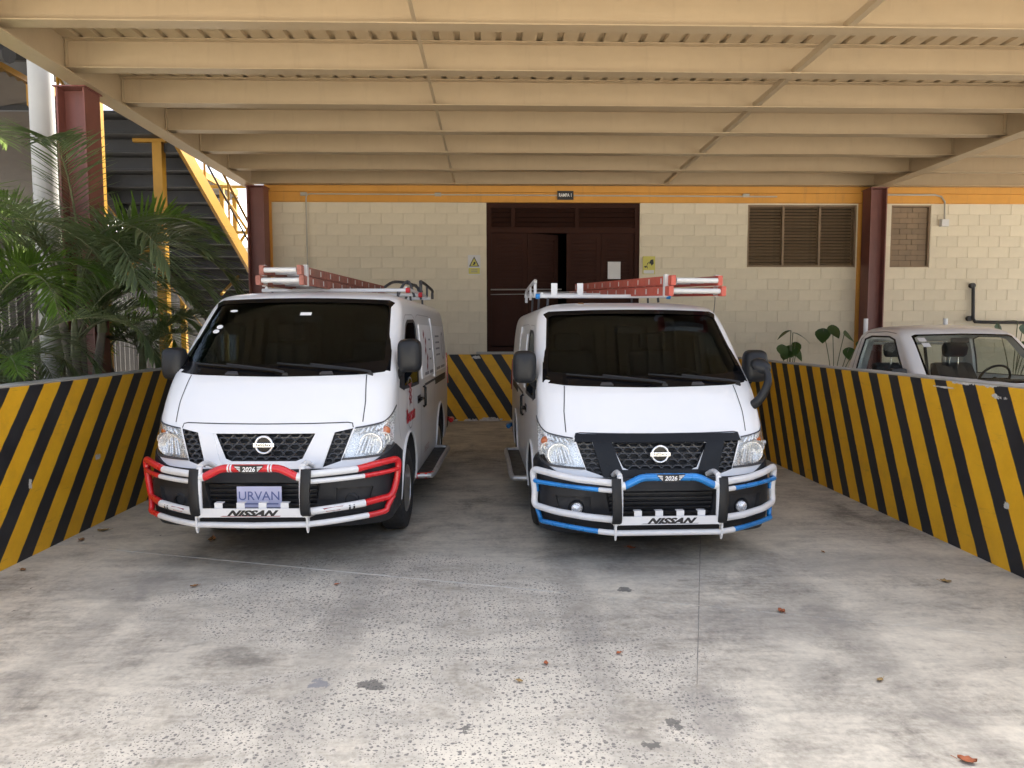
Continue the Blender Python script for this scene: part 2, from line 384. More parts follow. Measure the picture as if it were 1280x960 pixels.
# ------------------------------------------------------------------ ground and floor
g = MB(); g.grid([[(x, y, -.02) for x in (-300, 300)] for y in (-300, 300)])
struct(g.build('ground', 'yard_concrete', recalc=False))
XL, XR, YB = -3.43, 3.56, 13.30
drive = struct(bpy.data.objects.new('driveway', None)); col.objects.link(drive)
def clip(poly, nx, ny, c):               # keep nx*x+ny*y <= c
    out = []
    for (a, b) in zip(poly, poly[1:] + poly[:1]):
        da, db = nx * a[0] + ny * a[1] - c, nx * b[0] + ny * b[1] - c
        if da <= 0: out.append(a)
        if da * db < 0: t = da / (da - db); out.append((a[0] + (b[0] - a[0]) * t, a[1] + (b[1] - a[1]) * t))
    return out
J0 = (1.245, 4.155); ja = R(-16.8); u1 = (math.cos(ja), math.sin(ja)); u2 = (-u1[1], u1[0])
rect = [(XL - .1, -7.), (XR + .1, -7.), (XR + .1, YB + .3), (XL - .1, YB + .3)]
for s1 in (-1, 1):
    for s2 in (-1, 1):
        pl = clip(rect, s1 * u1[0], s1 * u1[1], s1 * (u1[0] * J0[0] + u1[1] * J0[1]) - .0015)
        pl = clip(pl, s2 * u2[0], s2 * u2[1], s2 * (u2[0] * J0[0] + u2[1] * J0[1]) - .003)
        MB().prism(pl, 2, -.05, 0.).build('slab', 'concrete_floor', drive, bevel=.003)
def strip(a0, a1, du, w, z, seed, name, mat='joint_filler'):       # ragged filler along a joint
    rn = random.Random(seed); rows = []
    n = 60
    for i in range(n + 1):
        t = a0 + (a1 - a0) * i / n; hw = w * (.35 + .65 * rn.random()); zz = z + rn.random() * .003; o = (rn.random() - .5) * .004
        c = (J0[0] + du[0] * t, J0[1] + du[1] * t); nn = (-du[1], du[0])
        rows.append([(c[0] + nn[0] * (k * hw + o), c[1] + nn[1] * (k * hw + o), zz if abs(k) < .5 else -.004) for k in (-1, -.4, .4, 1)])
    MB().grid(rows).build(name, mat, drive, smooth=60)
strip(-4.3, -.9, u1, .012, .003, 1, 'joint_filler'); strip(-.9, 2.4, u1, .012, .0012, 2, 'joint_filler', 'concrete_floor'); strip(-7, -1.0, u2, .012, .0012, 3, 'joint_filler', 'concrete_floor'); strip(-1.0, 9, u2, .006, -.001, 4, 'joint_filler', 'joint_dark')

# ------------------------------------------------------------------ striped retaining walls
def ret_wall(label, x0, x1, y0, y1, h, mat):
    t = thing('retaining_wall', label, 'wall', ((x0 + x1) / 2, (y0 + y1) / 2, 0))
    o = MB(); o.box(x0, x1, y0, y1, -.3, h); e = o.build('wall_body', mat, t, bevel=.012); e.location = (-t.location.x, -t.location.y, 0)
    rn = random.Random(int(x0 * 10)); rows = []; n = int((y1 - y0) / .12)
    for i in range(n + 1):                # bare cement cap, slightly uneven
        y = y0 + .004 + (y1 - y0 - .008) * i / n; z = h + .012 + rn.random() * .006; a = rn.random() * .004; b = rn.random() * .004
        rows.append([(x0 + .004, y, h - .002), (x0 - .003 + a, y, z - .005), (x0 + .02, y, z), (x1 - .02, y, z), (x1 + .003 - b, y, z - .005), (x1 - .004, y, h - .002)])
    c = MB().grid(rows); nn = len(rows[0]); c.f.append(tuple(range(nn))); c.f.append(tuple(range((n) * nn, (n + 1) * nn))); c.mi += [0, 0]
    c = c.build('wall_cap', 'concrete_cap', t, smooth=50); c.location = e.location
ret_wall('yellow and black striped wall along the left side, palms behind it', XL - .16, XL, 1.2, YB - .01, 1.27, 'stripes_left')
ret_wall('yellow and black striped wall along the right side, pickup behind it', XR, XR + .16, 1.2, YB - .01, 1.27, 'stripes_right')
MB().box(-9.5, XL - .17, 2., 11.5, -.3, .85).build('planting_bed', 'soil')
struct(bpy.data.objects['planting_bed'])

# ------------------------------------------------------------------ building behind: blocks, band, doors, louvres
bld = thing('warehouse_building', 'cream block building with orange band and dark double doors behind the vans', 'building', (1.5, YB, 0))
def B(name, x0, x1, y0, y1, z0, z1, mat, parent=bld, bevel=0):
    o = bx(name, x0, x1, y0, y1, z0, z1, mat, parent, bevel)
    if parent is bld: o.location = (-1.5, -YB, 0)
    return o
DZ = 1.247; BT = 4.045; DX0, DX1 = -.095, 2.755; WX0, WX1, WZ0, WZ1 = 4.78, 6.84, 2.868, 4.02; VX0, VX1 = 7.5, 8.25
LX, RX = -4.02, 13.8
DOCKX0, DOCKX1 = XL, XR
# mortar backing (recessed) as one wall body with openings
wb = MB()
def seg(x0, x1, z0, z1): wb.box(x0, x1, YB + .0035, YB + .20, z0, z1)
seg(LX, DX0, -.3, BT); seg(DX1, WX0, -.3, BT); seg(WX0, WX1, -.3, WZ0); seg(WX0, WX1, WZ1, BT); seg(WX1, VX0, -.3, BT)
seg(VX0, VX1, -.3, WZ0); seg(VX0, VX1, WZ1, BT); seg(VX1, RX, -.3, BT); seg(DX0, DX1, -.3, DZ - .02)
wall = wb.build('block_wall', 'cream_mortar', bld); wall.location = (-1.5, -YB, 0)
# blocks
def block_mesh(w_, seed):
    rn = random.Random(seed); b = .005; h = .2 - .004; w2 = w_ - .004; vs = []
    x0, x1, z0, z1 = -w2 / 2, w2 / 2, -h / 2, h / 2; y0 = -.002 - rn.random() * .002; y1 = .03
    m = MB(); m.add([(x0 + b, y0, z0 + b), (x1 - b, y0, z0 + b), (x1 - b, y0, z1 - b), (x0 + b, y0, z1 - b),
                     (x0, y0 + b * .7, z0), (x1, y0 + b * .7, z0), (x1, y0 + b * .7, z1), (x0, y0 + b * .7, z1),
                     (x0, y1, z0), (x1, y1, z0), (x1, y1, z1), (x0, y1, z1)],
                    [(0, 1, 2, 3)] + [(i, (i + 1) % 4, 4 + (i + 1) % 4, 4 + i)[::-1] for i in range(4)] + [(4 + i, 4 + (i + 1) % 4, 8 + (i + 1) % 4, 8 + i)[::-1] for i in range(4)])
    return m
bl_cache = {}
holes = [(DX0, DX1, -1, 9), (WX0, WX1, WZ0, WZ1), (VX0, VX1, WZ0, WZ1)]
blocks = []
rows_z = [(BT - .2 * (k + 1), BT - .2 * k) for k in range(14)]
rn = random.Random(5)
for k, (z0, z1) in enumerate(rows_z):
    spans = [(LX + .01, RX)]
    for hx0, hx1, hz0, hz1 in holes:
        if hz0 < z1 - .05 and hz1 > z0 + .05:
            ns = []
            for a, b in spans:
                if hx1 <= a or hx0 >= b: ns.append((a, b))
                else:
                    if hx0 > a: ns.append((a, hx0))
                    if hx1 < b: ns.append((hx1, b))
            spans = ns
    for a, b in spans:
        x = a; first = (.4 if k % 2 else .2)
        off = ((a - LX) + first) % .4
        nxt = a + (.4 - off if off < .39 else .4)
        while x < b - .02:
            e = min(nxt, b)
            if b - e < .06: e = b
            if e - x > .03: blocks.append((x, e, z0, z1))
            x = e; nxt = e + .4
def blk_visible(x0, x1, z0, z1):
    # hidden behind the parked vans or out of frame to the right
    if x0 > 10.3: return False
    if z1 < 2.05 and (-4.3 < x0 < -.9 or 2.8 <= x0 < 4.6): return False
    return z0 > 1.3
vis = [b for b in blocks if blk_visible(*b)]; hid = [b for b in blocks if not blk_visible(*b)]
vis.sort(key=lambda b: -(b[1] - b[0])); hid += vis[300:]; vis = vis[:300]
for (x0, x1, z0, z1) in vis:
    wq = round(x1 - x0, 2); key = (wq, rn.randint(0, 2) if wq == .4 else 0)
    if key not in bl_cache: bl_cache[key] = block_mesh(wq, key[1]).mesh('block', 'cream')
    o = link('block', bl_cache[key], wall, ((x0 + x1) / 2, YB + rn.uniform(-.0025, .0015), (z0 + z1) / 2), (0, 0, 0)); 
rb = MB()
for (x0, x1, z0, z1) in hid:
    src = block_mesh(x1 - x0, 0); rb.add(src.v, src.f, lambda v: (v[0] + (x0 + x1) / 2, v[1] + YB, v[2] + (z0 + z1) / 2))
o = rb.build('blocks_out_of_view', 'cream', wall); o['kind'] = 'stuff'
o.name = 'remaining_blocks'
# dock face under the door between the retaining walls, plinth
B('dock_face', XL + .003, XR - .003, YB - .045, YB + .003, -.3, DZ, 'stripes_back')
B('dock_slab', DX0 - .2, DX1 + .2, YB - .05, YB + .55, DZ + .003, DZ + .05, 'concrete_cap', bevel=.01)
# orange ring beam with a small ledge
B('band', LX - .12, RX, YB - .03, YB + .2, BT, 4.22, 'orange', bevel=.006)
B('band_ledge', LX - .12, RX, YB - .045, YB + .19, 4.223, 5.0, 'orange', bevel=.006)
B('pilaster', -4.14, LX, YB - .04, YB + .20, -.3, BT - .003, 'orange', bevel=.006)
B('pilaster', 6.86, 7.02, YB - .02, YB + .1, 0, BT - .003, 'orange', bevel=.006)
# the dark room behind
rm = MB(); rm.box(LX, RX, YB + 4.9, YB + 5.0, -.3, 5); rm.box(LX, RX, YB + .21, YB + 4.9, 4.9, 5.0); rm.box(LX, LX + .1, YB + .21, YB + 4.9, -.3, 4.9); rm.box(RX - .1, RX, YB + .21, YB + 4.9, -.3, 4.9); rm.box(LX + .1, RX - .1, YB + .56, YB + 4.9, 1.1, DZ)
o = rm.build('interior_room', 'dark_room', bld); o.location = (-1.5, -YB, 0)
# door: frame, transom louvres, four leaves
def frame_box(name, x0, x1, z0, z1, t, y0, y1, mat, parent, loc=None):
    m = MB(); m.box(x0, x0 + t, y0, y1, z0, z1); m.box(x1 - t, x1, y0, y1, z0, z1); m.box(x0 + t, x1 - t, y0 + .001, y1 - .001, z0, z0 + t); m.box(x0 + t, x1 - t, y0 + .001, y1 - .001, z1 - t, z1)
    o = m.build(name, mat, parent); 
    if loc: o.location = loc
    return o
off = (-1.5, -YB, 0)
door = frame_box('door', DX0, DX1, DZ + .05, BT - .003, .09, YB + .02, YB + .14, 'door_maroon', bld, off)
def mull(x0, x1, z0, z1, d=0): return bx('door_rail', x0, x1, YB + .03 + d, YB + .13, z0, z1, 'door_maroon', door)
mull(DX0 + .09, DX1 - .09, 3.50, 3.60); mull(.36, .43, 3.60, BT - .09); mull(1.55, 1.62, 3.60, BT - .09)
def slats(x0, x1, z0, z1, y, parent, mat, pitch=.075, tilt=50, nm='slat', loc=None):
    me = None
    k = 0; z = z0 + pitch / 2
    while z < z1:
        if me is None:
            m = MB(); a = R(tilt); hw = pitch * .62
            m.prism([(-math.cos(a) * hw + .004, -math.sin(a) * hw), (math.cos(a) * hw + .004, math.sin(a) * hw), (math.cos(a) * hw - .004, math.sin(a) * hw + .004), (-math.cos(a) * hw - .004, -math.sin(a) * hw + .004)], 0, -(x1 - x0) / 2, (x1 - x0) / 2)
            me = m.mesh(nm, mat)
        o = link(nm, me, parent, ((x0 + x1) / 2, y, z)); k += 1; z += pitch
for a, b in ((DX0 + .09, .36), (.43, 1.55), (1.62, DX1 - .09)): slats(a, b, 3.61, BT - .10, YB + .085, door, 'door_maroon', .09)
def leaf(x0, x1, hinge=None, ang=0):
    z0, z1 = DZ + .16, 3.495; w_ = x1 - x0
    m = MB(); t = .085
    m.box(0, t, 0, .045, 0, z1 - z0); m.box(w_ - t, w_, 0, .045, 0, z1 - z0); m.box(t, w_ - t, .001, .044, 0, t * 1.4); m.box(t, w_ - t, .001, .044, z1 - z0 - t, z1 - z0); m.box(t, w_ - t, .001, .044, 1.02, 1.02 + t)
    m.box(t, w_ - t, .02, .03, t * 1.4, 1.02)
    zz = 1.02 + t + .02
    while zz < z1 - z0 - t - .03: m.box(t + .001, w_ - t - .001, .008, .036, zz, zz + .05); zz += .065
    m.box(t, w_ - t, .0365, .04, 1.02 + t, z1 - z0 - t)
    o = m.build('door_leaf', 'door_maroon', door); o.location = (x0, YB + .055, z0); o.rotation_euler = (0, 0, ang); return o
leaf(DX0 + .095, .66); lf = leaf(.67, 1.32, ang=R(24)); leaf(1.40, 2.04); leaf(2.045, DX1 - .095)
MB().tube([(-.02, YB - .015, 2.45), (1.3, YB - .015, 2.455)], .012, 8).build('push_bar', 'galv', door)
MB().tube([(-.02, YB - .01, 2.36), (.9, YB - .01, 2.37)], .008, 8).build('push_bar', 'galv', door)
# a sheet of paper taped to the right leaf
o = MB().box(-.12, .12, -.001, .001, -.16, .16).build('paper_notice', 'sign_white'); o.location = (2.29, YB + .045, 2.81); tag(o, 'blank white paper sheet taped to the dark right door leaf', 'paper')
# louvred window: three panels of slats
win = frame_box('louver_window', WX0, WX1, WZ0, WZ1, .035, YB + .012, YB + .12, 'louver', bld, off)
bx('window_backing', WX0 + .04, WX1 - .04, YB + .13, YB + .14, WZ0 + .03, WZ1 - .03, 'dark_room', win)
xs = [WX0 + .035, 5.46, 6.15, WX1 - .035]
for i in range(3):
    a, b = xs[i], xs[i + 1]
    if i: bx('window_post', a - .02, a + .02, YB + .015, YB + .11, WZ0 + .035, WZ1 - .035, 'louver', win)
    slats(a + (.021 if i else .001), b - (.021 if i < 2 else .001), WZ0 + .037, WZ1 - .04, YB + .07, win, 'louver', .058, 42)
# bricked-up window
w2 = frame_box('blocked_window', VX0, VX1, WZ0, WZ1, .03, YB + .012, YB + .10, 'louver', bld, off)
fill = bx('window_fill', VX0 + .03, VX1 - .03, YB + .062, YB + .09, WZ0 + .03, WZ1 - .03, 'dark_room', w2)
zz = WZ0 + .033; k = 0
while zz < WZ1 - .1:
    cuts = [VX0 + .032, VX0 + .032 + (.30 if k % 2 else .16), VX0 + .03 + (.52 if k % 2 else .40), VX1 - .032]
    for a, b in zip(cuts, cuts[1:]): bx('brick', a + .003, b - .003, YB + .05 + rn.random() * .004, YB + .07, zz, zz + .093, 'louver', w2)
    zz += .099; k += 1
# conduits and boxes on the wall
def pipe(name, pts, r, mat, parent=None, n=8): return MB().tube(pts, r, n).build(name, mat, parent, smooth=40)
def wallthing(name, label, cat, x, z): return thing(name, label, cat, (x, YB - .05, z))
t = wallthing('conduit_pipe', 'thin grey conduit running along the orange band above the left wall', 'pipe', -3.4, 4.18)
rel = lambda pts, o: [(p[0] - o.location.x, p[1] - o.location.y, p[2] - o.location.z) for p in pts]
pipe('pipe_run', rel([(-3.38, YB - .05, 2.6), (-3.38, YB - .05, 4.12), (-3.36, YB - .05, 4.17), (-3.3, YB - .05, 4.185), (1.1, YB - .05, 4.17), (5.3, YB - .05, 4.16)], t), .013, 'conduit', t)
for x in (-3.42, -.98, 4.72): MB().box(-.06, .06, -.02, .035, -.03, .03).build('junction_box', 'conduit', t, bevel=.004).location = (x + 3.4, 0, -.0)
t = wallthing('conduit_pipe', 'grey conduit bending down to a square box beside the small window', 'pipe', 8.4, 3.7)
pipe('pipe_run', rel([(7.25, YB - .055, 4.2), (8.28, YB - .055, 4.2), (8.40, YB - .055, 4.17), (8.47, YB - .055, 4.08), (8.48, YB - .055, 3.75)], t), .016, 'conduit', t)
MB().box(-.07, .07, -.04, .045, -.06, .07).build('switch_box', 'sign_white', t, bevel=.006).location = (.08, 0, -.02)
t = wallthing('pipe_bracket', 'black bent pipe fixed to the cream wall behind the pickup', 'pipe', 9.1, 2.)
pipe('pipe_run', rel([(9.08, YB - .06, 2.52), (9.09, YB - .08, 1.9), (9.13, YB - .08, 1.84), (9.3, YB - .08, 1.83), (11.5, YB - .08, 1.80)], t), .03, 'ink_black', t)
for dx, dz in ((-.03, .52), (-.06, -.1)): MB().lathe([(.05, -.03), (.05, .04)], (0, 0, 0), 1, 12).build('flange', 'ink_black', t).location = (dx, .0, dz)
# signs
def sign(name, label, x, z, w_, h, mat):
    o = MB().box(-w_ / 2, w_ / 2, -.008, .006, -h / 2, h / 2).build(name + '_plate', mat)
    o.name = name; o.location = (x, YB - .012, z); return tag(o, label, 'sign')
def flat(name, vs, fs, mat, parent, y=-.0095, dx=0, dz=0): return MB().add([(a + dx, y, b + dz) for a, b in vs], fs).build(name, mat, parent, recalc=False)
s_ = sign('ramp_sign', 'small black sign reading RAMPA 1 on the orange band over the doors', 1.36, 4.17, .30, .16, 'ink_black'); s_.location.y = YB - .055
flat('lettering', *text_geo('RAMPA 1', .085, bold=.002, sx=.72), 'decal_white', s_)
s_ = sign('warning_sign', 'white and yellow warning triangle sign left of the doors', -.325, 2.905, .23, .36, 'sign_white')
flat('triangle', [(-.095, -.03), (.095, -.03), (0, .155)], [(0, 1, 2)], 'ink_black', s_)
flat('triangle_face', [(-.07, -.017), (.07, -.017), (0, .122)], [(0, 1, 2)], 'sign_yellow', s_, -.011)
flat('pictogram', [(-.03, .0), (0, -.005), (.028, .03), (.02, .06), (-.01, .05), (-.012, .025)], [(0, 1, 2, 3, 4, 5)], 'ink_black', s_, -.0125)
flat('caption_panel', [(-.105, -.165), (.105, -.165), (.105, -.055), (-.105, -.055)], [(0, 1, 2, 3)], 'sign_yellow', s_)
for k in range(2): flat('caption_line', [(-.06, -.10 - k * .035), (.06, -.10 - k * .035), (.06, -.085 - k * .035), (-.06, -.085 - k * .035)], [(0, 1, 2, 3)], 'ink_grey', s_, -.0115)
s_ = sign('safety_sign', 'small yellow safety sign right of the doors, above the orange ladder', 2.93, 2.90, .23, .33, 'sign_yellow')
flat('pictogram', [(.0, .03), (.03, .10), (.08, .11), (.09, .03), (.05, -.01), (.03, .03)], [(0, 1, 2, 3, 4, 5)], 'ink_black', s_)
flat('pictogram', [(-.09, -.03), (-.06, -.05), (-.05, -.02), (-.075, -.01)], [(0, 1, 2, 3)], 'ink_black', s_); flat('pictogram', [(-.05, -.03), (-.02, -.07), (-.035, .0), (.01, .07), (-.03, .04)], [(0, 1, 2, 3, 4)], 'ink_black', s_)
flat('caption_panel', [(-.10, -.155), (.10, -.155), (.10, -.09), (-.10, -.09)], [(0, 1, 2, 3)], 'sign_white', s_)

# ------------------------------------------------------------------ steel canopy
can = thing('steel_canopy', 'tan painted steel canopy roof with joists over the parking ramp', 'canopy', (1.3, 7., 0))
def C(o): o.location = (o.location.x - 1.3, o.location.y - 7, o.location.z); return o
ZB = 4.33; JY = [13.10 - 1.105 * k for k in range(8)]; CX0, CX1, CX2 = -4.32, 7.05, 13.9; Y0c = 4.6
def ibeam_prof(h, bf, tw, tf): return [(-bf/2, 0), (bf/2, 0), (bf/2, tf), (tw/2, tf), (tw/2, h - tf), (bf/2, h - tf), (bf/2, h), (-bf/2, h), (-bf/2, h - tf), (-tw/2, h - tf), (-tw/2, tf), (-bf/2, tf)]
for i, x in enumerate((CX0, CX1, CX2)):
    m = MB().prism([(p[0] + x, p[1] + 4.265) for p in ibeam_prof(.40, .22, .012, .016)], 1, Y0c, YB - .05); C(m.build('main_beam', 'tan_steel', can))
jm = {}
for (a, b) in ((CX0 + .01, CX1 - .01), (CX1 + .01, CX2 - .01)):
    L = b - a
    me = MB().prism(ibeam_prof(.30, .165, .007, .012), 0, 0, L).mesh('joist', 'tan_steel')
    for y in JY: C(link('joist', me, can, (a, y, ZB)))
    # end plates welded to the beams
    for y in JY[1:]:
        for xx in (a + .005, b - .013): C(bx('end_plate', xx, xx + .008, y - .055, y + .055, ZB + .012, ZB + .29, 'tan_steel', can))
for xb, ww in ((-.66, .035), (3.18, .06), (10.5, .05)):
    for ya, yb in zip(JY[1:], JY): 
        m = MB().box(xb - ww / 2, xb + ww / 2, ya + .005, yb - .005, ZB + .014, ZB + .020); m.box(xb - ww / 2, xb - ww / 2 + .006, ya + .005, yb - .005, ZB + .0205, ZB + .014 + ww)
        C(m.build('bridging_bar', 'tan_steel', can))
# ribbed deck: ribs run front to back, pitch .21, sheets of four ribs
def deck_sheet():
    p = []; x = 0
    for k in range(4): p += [(x, 0), (x + .145, 0), (x + .155, .032), (x + .20, .032)]; x += .21
    p.append((x, 0)); m = MB(); m.grid([[(a, Y0c - 7, z) for a, z in p], [(a, YB - .06 - 7, z) for a, z in p]]); m.grid([[(a, Y0c - 7, z + .01 + .03 * 0) for a, z in p], [(a, YB - .06 - 7, z + .01) for a, z in p]]); return m.mesh('deck_sheet', 'tan_deck', recalc=False)
dm = deck_sheet(); x = CX0 + .02
while x < CX2 - .3: link('deck_sheet', dm, can, (x - 1.3, 0, ZB + .302)); x += .84
o = MB().box(CX0 - .12, CX2, Y0c, YB - .06, ZB + .365, ZB + .47).build('deck_topping', 'concrete_cap', can); C(o)
def hcol(x, y, mat='maroon', z0=-.05):
    m = MB(); b = .30
    m.box(x - b/2, x - b/2 + .02, y - .15, y + .15, z0, 4.25); m.box(x + b/2 - .02, x + b/2, y - .15, y + .15, z0, 4.25); m.box(x - b/2 + .02, x + b/2 - .02, y - .02, y + .0, z0, 4.25)
    m.box(x - b/2 - .02, x + b/2 + .02, y - .17, y + .17, 4.251, 4.264)
    return C(m.build('column', mat, can))
hcol(-4.45, 7.98); hcol(-4.19, 13.05); hcol(7.04, 13.05); hcol(7.05, 7.98); hcol(13.9, 7.98); hcol(13.9, 13.05)

# ------------------------------------------------------------------ left background: pipe, stair, sheds
o = MB().tube([(-5.10, 8.4, .2), (-5.09, 8.4, 4.9)], .125, 20).build('drain_pipe', 'white_pipe', smooth=40); tag(o, 'thick white vertical pipe beside the maroon column behind the palms', 'pipe')
def at(o, x, y, z=0): o.location = (x, y, z); return o
stair = thing('steel_stair', 'dark steel stair with yellow stringers rising behind the palms', 'stair', (-5.9, 13.5, 0))
ST = lambda p: (p[0] + 5.9, p[1] - 13.5, p[2])
N = 17; y0, z0 = 17.2, 1.82; dy, dz = -.37, .197
tm = MB().box(-.87, .87, -.20, .17, -.02, .02).box(-.87, .87, .155, .175, -.20, -.021).mesh('tread', 'dark_steel')
for k in range(N): link('tread', tm, stair, ST((-5.9, y0 + dy * k, z0 + dz * k)))
for x, mat in ((-5.0, 'yellow_steel'), (-6.80, 'yellow_steel')):
    y1, z1 = y0 + dy * N, z0 + dz * N
    MB().prism([(y0 + .3, z0 - .28), (y0 + .3, z0 + .02), (y1, z1 + .14), (y1, z1 - .16)], 0, x - .03, x + .03, ST).build('stringer', mat, stair)
    for hh, r in ((.9, .025), (.5, .018)): MB().tube([ST((x, y0, z0 + hh)), ST((x, y1, z1 + hh))], r, 8).build('handrail', 'yellow_steel' if hh > .6 else 'dark_steel', stair)
    for k in range(0, N, 3): MB().tube([ST((x, y0 + dy * k, z0 + dz * k)), ST((x, y0 + dy * k, z0 + dz * k + .9))], .022, 8).build('baluster', 'yellow_steel', stair)
# soffit plate makes the underside dark
MB().prism([(y0, z0 - .20), (y0, z0 - .19), (y0 + dy * N, z0 + dz * N - .19), (y0 + dy * N, z0 + dz * N - .20)], 0, -6.75, -6.6, ST).build('soffit', 'dark_steel', stair)
MB().box(-6.8, -5.0, 8.4, 10.9, 5.42, 5.5, ST).build('landing', 'dark_steel', stair)
def ypost(x, y, z0, z1, w_=.15, name='post'): return MB().box(x - w_/2, x + w_/2, y - w_/2, y + w_/2, z0, z1, ST).build(name, 'yellow_steel', stair, bevel=.006)
ypost(-5.15, 9.6, -.1, 5.0); ypost(-5.34, 11.8, -.1, 4.70); MB().box(-5.72, -5.2, 11.73, 11.87, 4.703, 4.78, ST).build('post_head', 'yellow_steel', stair)
ypost(-6.7, 11.8, -.1, 4.5); ypost(-6.7, 9.6, -.1, 5.4)
MB().box(-6.62, -5.42, 11.75, 11.85, 3.18, 3.27, ST).build('crossbeam', 'yellow_steel', stair)
MB().tube([ST((-5.95, 11.8, 2.6)), ST((-5.42, 11.8, 3.16))], .045, 6).build('brace', 'yellow_steel', stair); MB().tube([ST((-5.35, 15.6, 3.0)), ST((-5.2, 13.9, 2.4))], .03, 6).build('brace', 'yellow_steel', stair)
# corrugated shed roof on the far left
def corr(name, x0, x1, z0, y0, y1, z1, pitch, amp, mat, parent=None):
    n = int(abs(y1 - y0) / pitch * 4); rows = []
    for i in range(n + 1):
        y = y0 + (y1 - y0) * i / n; zz = amp * math.sin(i * math.pi / 2)
        rows.append([(x0, y, z0 + zz), (x1, y, z1 + zz)])
    return MB().grid(rows).build(name, mat, parent, recalc=False)
shed = thing('metal_shed', 'corrugated metal shed with yellow eave beam beyond the palms', 'shed', (-10, 12, 0))
SH = lambda o: (setattr(o, 'location', (10, -12, 0)), o)[1]
SH(corr('roof_sheet', -7.6, -14, 5.72, 11.0, 22., 4.6, .20, .025, 'sheet_metal', shed))
SH(bx('eave_beam', -7.75, -7.6, 11., 21.9, 5.77, 5.95, 'yellow_steel', shed)); SH(bx('eave_beam', -14, -7.76, 13.9, 14.05, 5.77, 5.95, 'yellow_steel', shed))
for y in (14., 18., 21.8): SH(bx('post', -7.74, -7.62, y - .06, y + .06, -.02, 5.77, 'yellow_steel', shed))
def vcorr(name, x, y0, y1, z0, z1, mat, parent): 
    n = int((y1 - y0) / .05); rows = [[(x + .02 * math.sin(i * math.pi / 2), y0 + (y1 - y0) * i / n, z) for z in (z0, z1)] for i in range(n + 1)]
    return MB().grid(rows).build(name, mat, parent, recalc=False)
SH(vcorr('side_sheet', -8.3, 9., 22., 0, 3.9, 'shaded_rust_sheet', shed))
SH(bx('back_wall', -14, -8.5, 21.9, 22., 0, 4.2, 'shaded_rust_sheet', shed))
for k in range(7): SH(bx('purlin', -14, -7.62, 11.2 + 1.6 * k, 11.28 + 1.6 * k, 5.50, 5.60, 'dark_steel', shed))
# old overhanging roof edge with gutter at top left
eav = thing('old_roof_eave', 'weathered dark roof edge and gutter at the upper left', 'roof', (-7, 9, 0))
EV = lambda o: (setattr(o, 'location', (7, -9, 0)), o)[1]
EV(MB().tube([(-5.75, 8.9, 4.98), (-6.6, 9.0, 5.22), (-8.2, 9.15, 5.65)], .11, 10).build('gutter', 'shaded_rust_sheet', eav, smooth=40)); EV(bx('fascia', -9.5, -5.6, 9.3, 9.36, 5.06, 5.25, 'shaded_rust_sheet', eav)); EV(corr('roof_sheet', -5.6, -9.5, 5.30, 9.25, 12.5, 6.6, .2, .02, 'sheet_metal', eav))
# pale building far behind seen through the gap
far = thing('pale_warehouse', 'sunlit pale warehouse with ribbed roof far behind the stair', 'building', (-12, 31, 0))
FR = lambda o: (setattr(o, 'location', (12, -31, 0)), o)[1]
FR(bx('wall', -28, -4, 30, 44, 0, 5.2, 'light_sheet', far))
m = MB(); n = 120
m.grid([[(-28.5 + 25 * i / n, 29.5, 5.25 + .05 * (i % 2)), (-28.5 + 25 * i / n, 37, 8.2 + .05 * (i % 2))] for i in range(n + 1)]); FR(m.build('roof', 'light_sheet', far, recalc=False))
for k in range(7): FR(bx('window', -27 + k * 3.3, -25.2 + k * 3.3, 29.96, 30.02, 2.4, 3.9, 'dark_room', far))
fen = thing('yellow_walkway_rail', 'yellow braced walkway frame behind the stair', 'railing', (-7, 19.5, 0))
FN = lambda p: (p[0] + 7, p[1] - 19.5, p[2])
for x in (-8.6, -7.2, -5.9): MB().box(x - .05, x + .05, 19.45, 19.55, 0, 5.6, FN).build('post', 'yellow_steel', fen)
for a, b in (((-8.6, 19.5, 5.4), (-7.2, 19.5, 3.4)), ((-7.2, 19.5, 5.4), (-5.9, 19.5, 3.4)), ((-7.2, 19.5, 3.4), (-5.9, 19.5, 5.4))): MB().tube([FN(a), FN(b)], .04, 6).build('brace', 'yellow_steel', fen)
for z in (3.3, 4.3, 5.5): MB().box(-9., -5.5, 19.4, 19.44, z, z + .08, FN).build('rail', 'yellow_steel' if z > 4 else 'dark_steel', fen)
